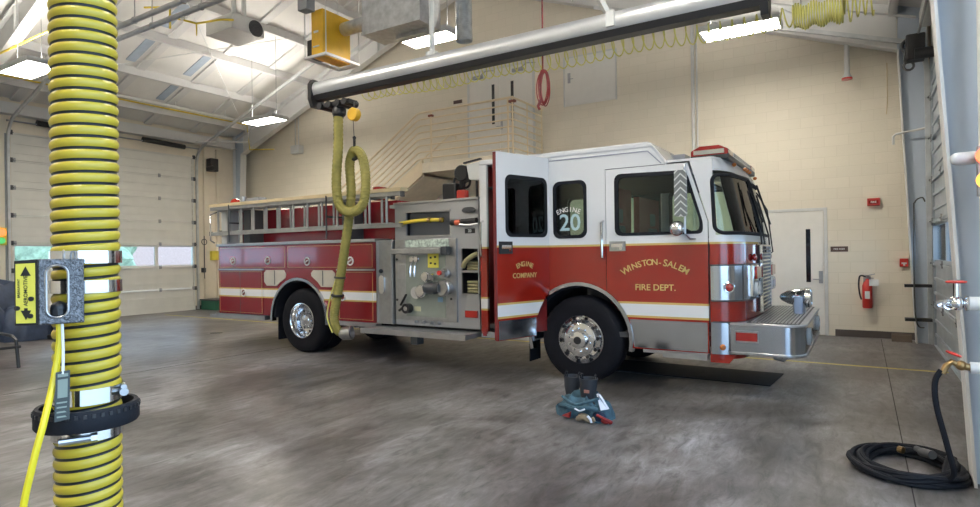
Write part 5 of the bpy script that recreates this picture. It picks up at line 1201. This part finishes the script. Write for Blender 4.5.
# thin yellow air line
b = MB(); b.tube(spline([gp(-.056, 1.49, .01), gp(-.056, 1.44, .01), gp(-.068, 1.35, .015), gp(-.088, 1.25, .045), gp(-.112, 1.145, .05), gp(-.137, 1.0, .04), gp(-.16, .7, .02), gp(-.17, .3, .0), gp(-.10, .015, .0), gp(.1, .012, -.1)], 8), .0085, 8)
b.build('air_line', mat('bright_yellow_line', (.75, .60, .02), .35), t)

# ------------------------------------------------------------------ right foreground
t = thing('standpipe', 'white vertical water pipe with two stub outlets in the right foreground', 'pipe', (.70, 4.98, 0))
MB().cyl((.70, 4.98, 0), (.70, 4.98, 5.2), .055, n=18).build('riser', 'frame', t)
MB().cyl((.70, 4.98, 1.29), (.585, 4.98, 1.29), .045, n=14).cyl((.70, 4.98, .87), (.585, 4.98, .87), .038, n=14).build('stub', 'frame', t)
b = MB(); b.cyl((.70, 4.98, 2.24), (.535, 4.98, 2.24), .042, n=14); b.sph((.535, 4.98, 2.24), .042, 2); b.build('capped_stub', 'frame', t)
b = MB(); b.cyl((.60, 4.98, 1.29), (.46, 4.98, 1.29), .030, n=12).sph((.52, 4.98, 1.29), .05, 2).torus((.575, 4.98, 1.29), (1, 0, 0), .04, .012, 18, 6).cyl((.52, 4.98, 1.29), (.52, 4.98, 1.42), .018, n=10).cyl((.46, 4.98, 1.29), (.42, 4.98, 1.27), .022, .03, n=12).torus((.48, 4.95, 1.28), (0, 1, 0), .03, .01, 14, 6)
hv = b.build('hose_valve', 'chrome', t)
MB().torus((.52, 4.98, 1.43), (0, 0, 1), .052, .008, 20, 6).bar((.47, 4.98, 1.43), (.57, 4.98, 1.43), .012, .01).build('handwheel', 'redplastic', hv)
b = MB(); b.cyl((.60, 4.98, .87), (.52, 4.98, .88), .024, n=12).sph((.54, 4.98, .88), .034, 2).tube([(.53, 4.98, .88), (.49, 4.98, .90), (.46, 4.98, .87), (.44, 4.98, .82)], .020, 8)
hv2 = b.build('hose_valve', 'brass', t)
MB().torus((.50, 4.97, .955), (.4, 0, 1), .040, .007, 18, 6).bar((.46, 4.97, .97), (.54, 4.97, .94), .01, .01).build('handwheel', 'redplastic', hv2)
t = thing('door_signal', 'stacked red and amber door signal lamps at the right edge', 'signal light', (.66, 4.86, 2.0))
MB().box(.625, .80, 4.86, 4.92, 1.98, 2.30).build('housing', 'grey', t, bevel=.006)
MB().cyl((.668, 4.86, 2.235), (.668, 4.84, 2.235), .055, n=18).build('upper_lamp', 'redlamp', t, label='lit orange red lamp'); MB().cyl((.668, 4.86, 2.08), (.668, 4.84, 2.08), .055, n=18).build('lower_lamp', 'amberlamp', t, label='dim amber lamp')
t = thing('water_hose', 'black hose coiled on the floor at the right and rising to the brass valve', 'hose', (.28, 5.45, 0))
pts = []
random.seed(3)
N_ = 44; LOOPS = 12
for i in range(LOOPS*N_):
    a = 2*PI*i/N_+.6; lp_ = i/N_; rx = .335-.02*(lp_ % 3)+.035*math.sin(lp_*2.2); ry = .36+.02*math.cos(lp_*1.9)
    cx = .26+.02*math.sin(lp_*1.3+1); cy = 5.42+.02*math.cos(lp_*2.1)
    z = .022+(lp_/LOOPS)*.055+.022*math.sin(a*1.5+lp_*1.7)
    pts.append((cx+rx*math.cos(a), cy+ry*math.sin(a), max(.021, z)))
e = pts[-1]
pts += [tuple(p) for p in spline([e, (.46, 5.2, .07), (.50, 5.05, .14), (.46, 5.0, .34), (.405, 4.98, .60), (.40, 4.98, .76), (.435, 4.98, .84)], 10)[1:]]
MB().tube(pts, .019, 8).build('hose_tube', 'rubber', t)
MB().cyl((.36, 5.62, .10), (.42, 5.50, .12), .032, n=12).cyl((.33, 5.66, .11), (.36, 5.61, .11), .022, n=10).build('nozzle', 'dgrey', t)
MB().cyl((.22, 5.72, .07), (.25, 5.70, .07), .027, n=10).build('ferrule', 'brass', t)
# ------------------------------------------------------------------ on the floor
MB().prism([(-3.6, 8.05, 0.001), (-.98, 7.98, 0.001), (-.92, 8.85, 0.001), (-3.6, 8.9, 0.001)], (0, 0, .012)).build('drip_mat', 'mud', smooth=False)
tag(bpy.data.objects['drip_mat'], 'black drip mat lying under the front of the fire engine', 'mat')
tag(MB().cyl((-12.2, 8.05, 0.0005), (-12.2, 8.05, .006), .13, n=24).build('floor_drain', 'dgrey'), 'round dark drain cover in the floor behind the fire engine', 'drain')
tag(MB().hexa([(.42, 12.9, 0), (.72, 12.9, 0), (.72, 13.1, 0), (.42, 13.1, 0), (.42, 13.02, .10), (.72, 13.02, .10), (.72, 13.1, .12), (.42, 13.1, .12)]).build('door_wedge', mat('brown_wood', (.07, .05, .035), .7), smooth=False), 'small brown wedge on the floor by the corner column', 'wedge')
# boots and bunker trousers
t = thing('bunker_trousers', 'blue grey bunker trousers pushed down around the pair of rubber boots', 'trousers', (-2.42, 5.72, 0))
b = MB(); c0 = Vector((-2.40, 5.72, 0))
random.seed(5)
def mound(b, c, ax, ay, h, r0, ph, seed, m=0, ang=0, full=True):
    rows = []; nr, na = 12, 44
    for j in range(nr+1):
        v = j/nr; row = []
        for i in range(na):
            a = 2*PI*i/na
            if v < .68: u = v/.68; rr = 1.0-.42*u**2.2; z = h*(u**.75)
            else: u = (v-.68)/.32; rr = .58-.20*u; z = h*(1-.55*u)
            nv = noise.noise(Vector((math.cos(a)*1.6+seed, math.sin(a)*1.6, v*1.3)))*.45+noise.noise(Vector((math.cos(a)*3+seed, math.sin(a)*3, v*4)))*.30
            rr *= 1+nv*.6*(1-.3*v); zz = z*(1+nv*.55)+.03*math.sin(a*2+ph)*v
            x, y = ax*rr*math.cos(a), ay*rr*math.sin(a)
            row.append(b.bm.verts.new((c.x+x*math.cos(ang)-y*math.sin(ang), c.y+x*math.sin(ang)+y*math.cos(ang), max(.002, zz))))
        rows.append(row)
    for j in range(nr):
        for i in range(na): b._f([rows[j][i], rows[j][(i+1) % na], rows[j+1][(i+1) % na], rows[j+1][i]], m)
mound(b, Vector((-2.46, 5.72, 0)), .27, .20, .20, 0, 0, 2.3, 0, .3)
mound(b, Vector((-2.27, 5.62, 0)), .16, .15, .18, 0, 1.2, 5.1, 0, .2)
b.build('trouser_cloth', 'bunker', t)
b = MB(); b.tube(spline([(-2.66, 5.60, .10), (-2.56, 5.50, .13), (-2.42, 5.45, .12), (-2.30, 5.43, .15), (-2.20, 5.47, .13)]), .022, 8); b.tube(spline([(-2.62, 5.56, .20), (-2.46, 5.50, .15), (-2.32, 5.48, .19), (-2.20, 5.50, .24)]), .014, 8)
b.build('waistband', 'bunker', t)
b = MB(); b.prism([(-2.24, 5.53, .27), (-2.20, 5.50, .27), (-2.11, 5.50, .14), (-2.17, 5.46, .13)], (.01, .02, .006)); b.build('reflective_band', 'reflect', t, smooth=False, bevel=.004)
b = MB()
b.tube(spline([(-2.40, 5.44, .03), (-2.33, 5.42, .06), (-2.27, 5.42, .03), (-2.22, 5.43, .05)]), .026, 8); b.sph((-2.34, 5.45, .05), .05, 2, (1.3, .7, .8)); b.build('lining', 'khaki', t)
b = MB(); b.tube(spline([(-2.28, 5.40, .08), (-2.25, 5.40, .05), (-2.24, 5.40, .02)]), .012, 6); b.tube(spline([(-2.42, 5.42, .13), (-2.36, 5.40, .12), (-2.31, 5.41, .14)]), .008, 6); b.build('suspender_clip', 'reflect', t)
b = MB(); b.sph((-2.12, 5.46, .035), .034, 2, (1.4, .8, .8)); b.tube(spline([(-2.2, 5.44, .09), (-2.13, 5.43, .07), (-2.06, 5.45, .04), (-2.08, 5.47, .02)]), .014, 6); b.build('red_strap', 'cord', t); MB().prism([(-2.60, 5.50, .02), (-2.50, 5.46, .02), (-2.50, 5.47, .07)], (.005, .03, .005)).build('red_flap', 'cord', t)
b = MB(); b.sph((-2.20, 5.50, .06), .06, 2, (1.2, .8, .9)); b.build('dark_cloth', 'bunker_dark', t)
def boot(x, y, h, lean, label):
    t = thing('rubber_boot', label, 'boot', (x, y, 0), 'pair of firefighting boots')
    b = MB(); rows = []
    secs = [(.0, .115, .055, .05), (.03, .125, .06, .05), (.07, .12, .058, .045), (.11, .085, .058, .01), (.16, .066, .060, 0), (h*.7, .084, .084, 0), (h-.02, .092, .092, 0), (h, .096, .096, 0), (h+.003, .088, .088, 0), (h-.10, .07, .07, 0)]
    for z, ax, ay, off in secs:
        rows.append([b.bm.verts.new((x+off+lean[0]*z+ax*math.cos(q), y+lean[1]*z+ay*math.sin(q), z+.0)) for q in [2*PI*i/24 for i in range(24)]])
    for A, B in zip(rows, rows[1:]):
        for i in range(24): b._f([A[i], A[(i+1) % 24], B[(i+1) % 24], B[i]])
    b._f(rows[0]); b._f(rows[-1]); b.build('boot_shaft', 'boot', t)
    top = Vector((x+lean[0]*h, y+lean[1]*h, h))
    for s_ in (-1, 1):
        c = top+Vector((.075*s_, 0, 0)); MB().tube([c+Vector((0, -.025, -.02)), c+Vector((0, -.025, .03)), c+Vector((0, 0, .045)), c+Vector((0, .025, .03)), c+Vector((0, .025, -.02))], .007, 6).build('pull_loop', 'rubber', t)
    return t, top
boot(-2.66, 5.86, .35, (.05, .05), 'black rubber boot farther back with its shaft half hidden')
t2, top = boot(-2.40, 5.68, .38, (.03, .06), 'black rubber boot in front with a small orange label')
MB().box(top.x-.01, top.x+.045, top.y-.103, top.y-.094, top.z-.13, top.z-.10, mx=None).build('boot_label', mat('orange_label', (.28, .13, .10), .5), t2, smooth=False)
# left background: covered equipment
t = thing('covered_equipment', 'equipment under a dark blue tarp at the left edge of the photo', 'covered equipment', (-15.4, 5.0, 0))
b = MB(); random.seed(2)
for (cx, cy, rx, ry, h) in ((-15.6, 5.25, .55, .75, 1.25), (-15.1, 4.5, .6, .8, 1.0), (-15.0, 5.5, .45, .55, .75)):
    rows = []
    for j in range(14):
        v = j/13; row = []
        for i in range(40):
            a = 2*PI*i/40; rr = (1-.55*v**2.2)+.10*noise.noise(Vector((math.cos(a)*3+cx, math.sin(a)*3, v*2)))+.05*math.sin(a*9+cx)*(1-v)
            if j == 13: rr = .01
            row.append(b.bm.verts.new((cx+rx*rr*math.cos(a), cy+ry*rr*math.sin(a), max(.01, h*(v**.8)*(1+.12*noise.noise(Vector((a, v*3, cx))))))))
        rows.append(row)
    for A, B in zip(rows, rows[1:]):
        for i in range(40): b._f([A[i], A[(i+1) % 40], B[(i+1) % 40], B[i]])
b.build('tarp', 'tarp', t)
b = MB(); b.box(-14.6, -14.2, 5.75, 6.05, .0, .10); b.cyl((-14.75, 5.9, .16), (-14.75, 6.15, .16), .16, n=18); b.build('wheel_guard', 'black', t, bevel=.02)
t = thing('bench', 'low black bench in front of the dark blue tarp', 'bench', (-11.6, 3.75, 0))
b = MB(); b.box(-12.3, -11.15, 3.5, 4.05, .30, .34); b.build('seat', 'black', t, bevel=.01)
b = MB()
for y in (3.55, 4.0): b.tube([(-12.25, y, 0), (-12.25, y, .46), (-12.1, y, .50), (-11.35, y, .48), (-11.2, y, .42), (-11.12, y, 0)], .025, 8)
b.build('frame', 'black', t)

# separate pieces of a repeated part are parts of their own
def split_loose(o):
    me = o.data; bm = bmesh.new(); bm.from_mesh(me); seen = {}; groups = []
    for v in bm.verts:
        if v in seen: continue
        g = []; st_ = [v]; seen[v] = 1
        while st_:
            q = st_.pop(); g.append(q.index)
            for e in q.link_edges:
                w_ = e.other_vert(q)
                if w_ not in seen: seen[w_] = 1; st_.append(w_)
        groups.append(set(g))
    bm.free()
    if len(groups) < 2: return
    for k, g in enumerate(groups):
        b2 = bmesh.new(); b2.from_mesh(me); b2.verts.ensure_lookup_table()
        bmesh.ops.delete(b2, geom=[v for v in b2.verts if v.index not in g], context='VERTS')
        nm = bpy.data.meshes.new(o.name); b2.to_mesh(nm); b2.free()
        for m_ in me.materials: nm.materials.append(m_)
        if k == 0: first = nm
        else:
            c = o.copy(); c.data = nm; COL.objects.link(c)
    o.data = first
for o in list(COL.objects):
    if o.type == 'MESH' and o.name.split('.')[0] in {'hand_holes', 'door_pillar', 'chrome_corner', 'rail_hanger', 'drip_rail', 'trim_strip', 'rail_clamp', 'label_plate', 'end_cap', 'headlight', 'body_top_rail', 'body_sill', 'roller', 'tow_hook', 'panel_edge', 'stringer', 'torsion_spring', 'edge_trim', 'door_closer', 'flue_pipe', 'stub', 'support_post', 'end_bracket'} and o.parent: split_loose(o)

# ------------------------------------------------------------------ outside, seen through the glass
struct('outside_ground', MB().box(-90, 70, -60, 60, -.4, -.22), mat('outside_paving', (.45, .44, .42), .8), smooth=False)
t = thing('brick_building', 'pale brick building seen through the left door panes', 'building', (-44, 16, -.22))
MB().box(-48, -43, 8, 30, -.22, 6).build('wall', mat('pink_brick', (.55, .36, .30), .8), t, smooth=False)
MB().box(-48.2, -42.8, 7.8, 30.2, 6, 6.4).build('roof', 'offwhite', t, smooth=False)
def bush(x, y, r, label):
    b = MB(); b.sph((0, 0, 0), r, 4)
    for v in b.bm.verts: v.co *= 1+.35*noise.noise(v.co*1.4)+.15*noise.noise(v.co*5); v.co += Vector((x, y, r*.8))
    tag(b.build('tree', mat('leaf_green', (.34, .41, .27), .8, var=.3, nscale=5, bump=1, bscale=12)), label, 'tree', 'trees outside the left overhead door')
bush(-30, 12.5, 2.6, 'green tree outside the middle pane of the left overhead door'); bush(-32, 5.5, 3.0, 'green tree outside the left end of the left overhead door')

# ------------------------------------------------------------------ light
w = bpy.data.worlds.new('sky'); sc.world = w; w.use_nodes = True
bg = w.node_tree.nodes['Background']
bg.inputs['Color'].default_value = (.52, .74, 1, 1); bg.inputs['Strength'].default_value = 3.3
def portal(loc, rot, sx, sy):
    l = bpy.data.lights.new('portal', 'AREA'); l.shape = 'RECTANGLE'; l.size = sx; l.size_y = sy; l.cycles.is_portal = True
    o = bpy.data.objects.new('door_portal', l); COL.objects.link(o); o.location = loc; o.rotation_euler = rot
portal((XR+.1, .85, 2.4), (0, R(90), 0), 4.8, 6.8)
sc.view_settings.view_transform = 'Standard'; sc.view_settings.look = 'None'; sc.view_settings.gamma = 1; sc.view_settings.exposure = .5
sc.cycles.max_bounces = 8; sc.cycles.diffuse_bounces = 4; sc.cycles.glossy_bounces = 4; sc.cycles.transparent_max_bounces = 12
sc.cycles.sample_clamp_indirect = 6; sc.cycles.use_denoising = True; sc.cycles.caustics_reflective = False; sc.cycles.caustics_refractive = False
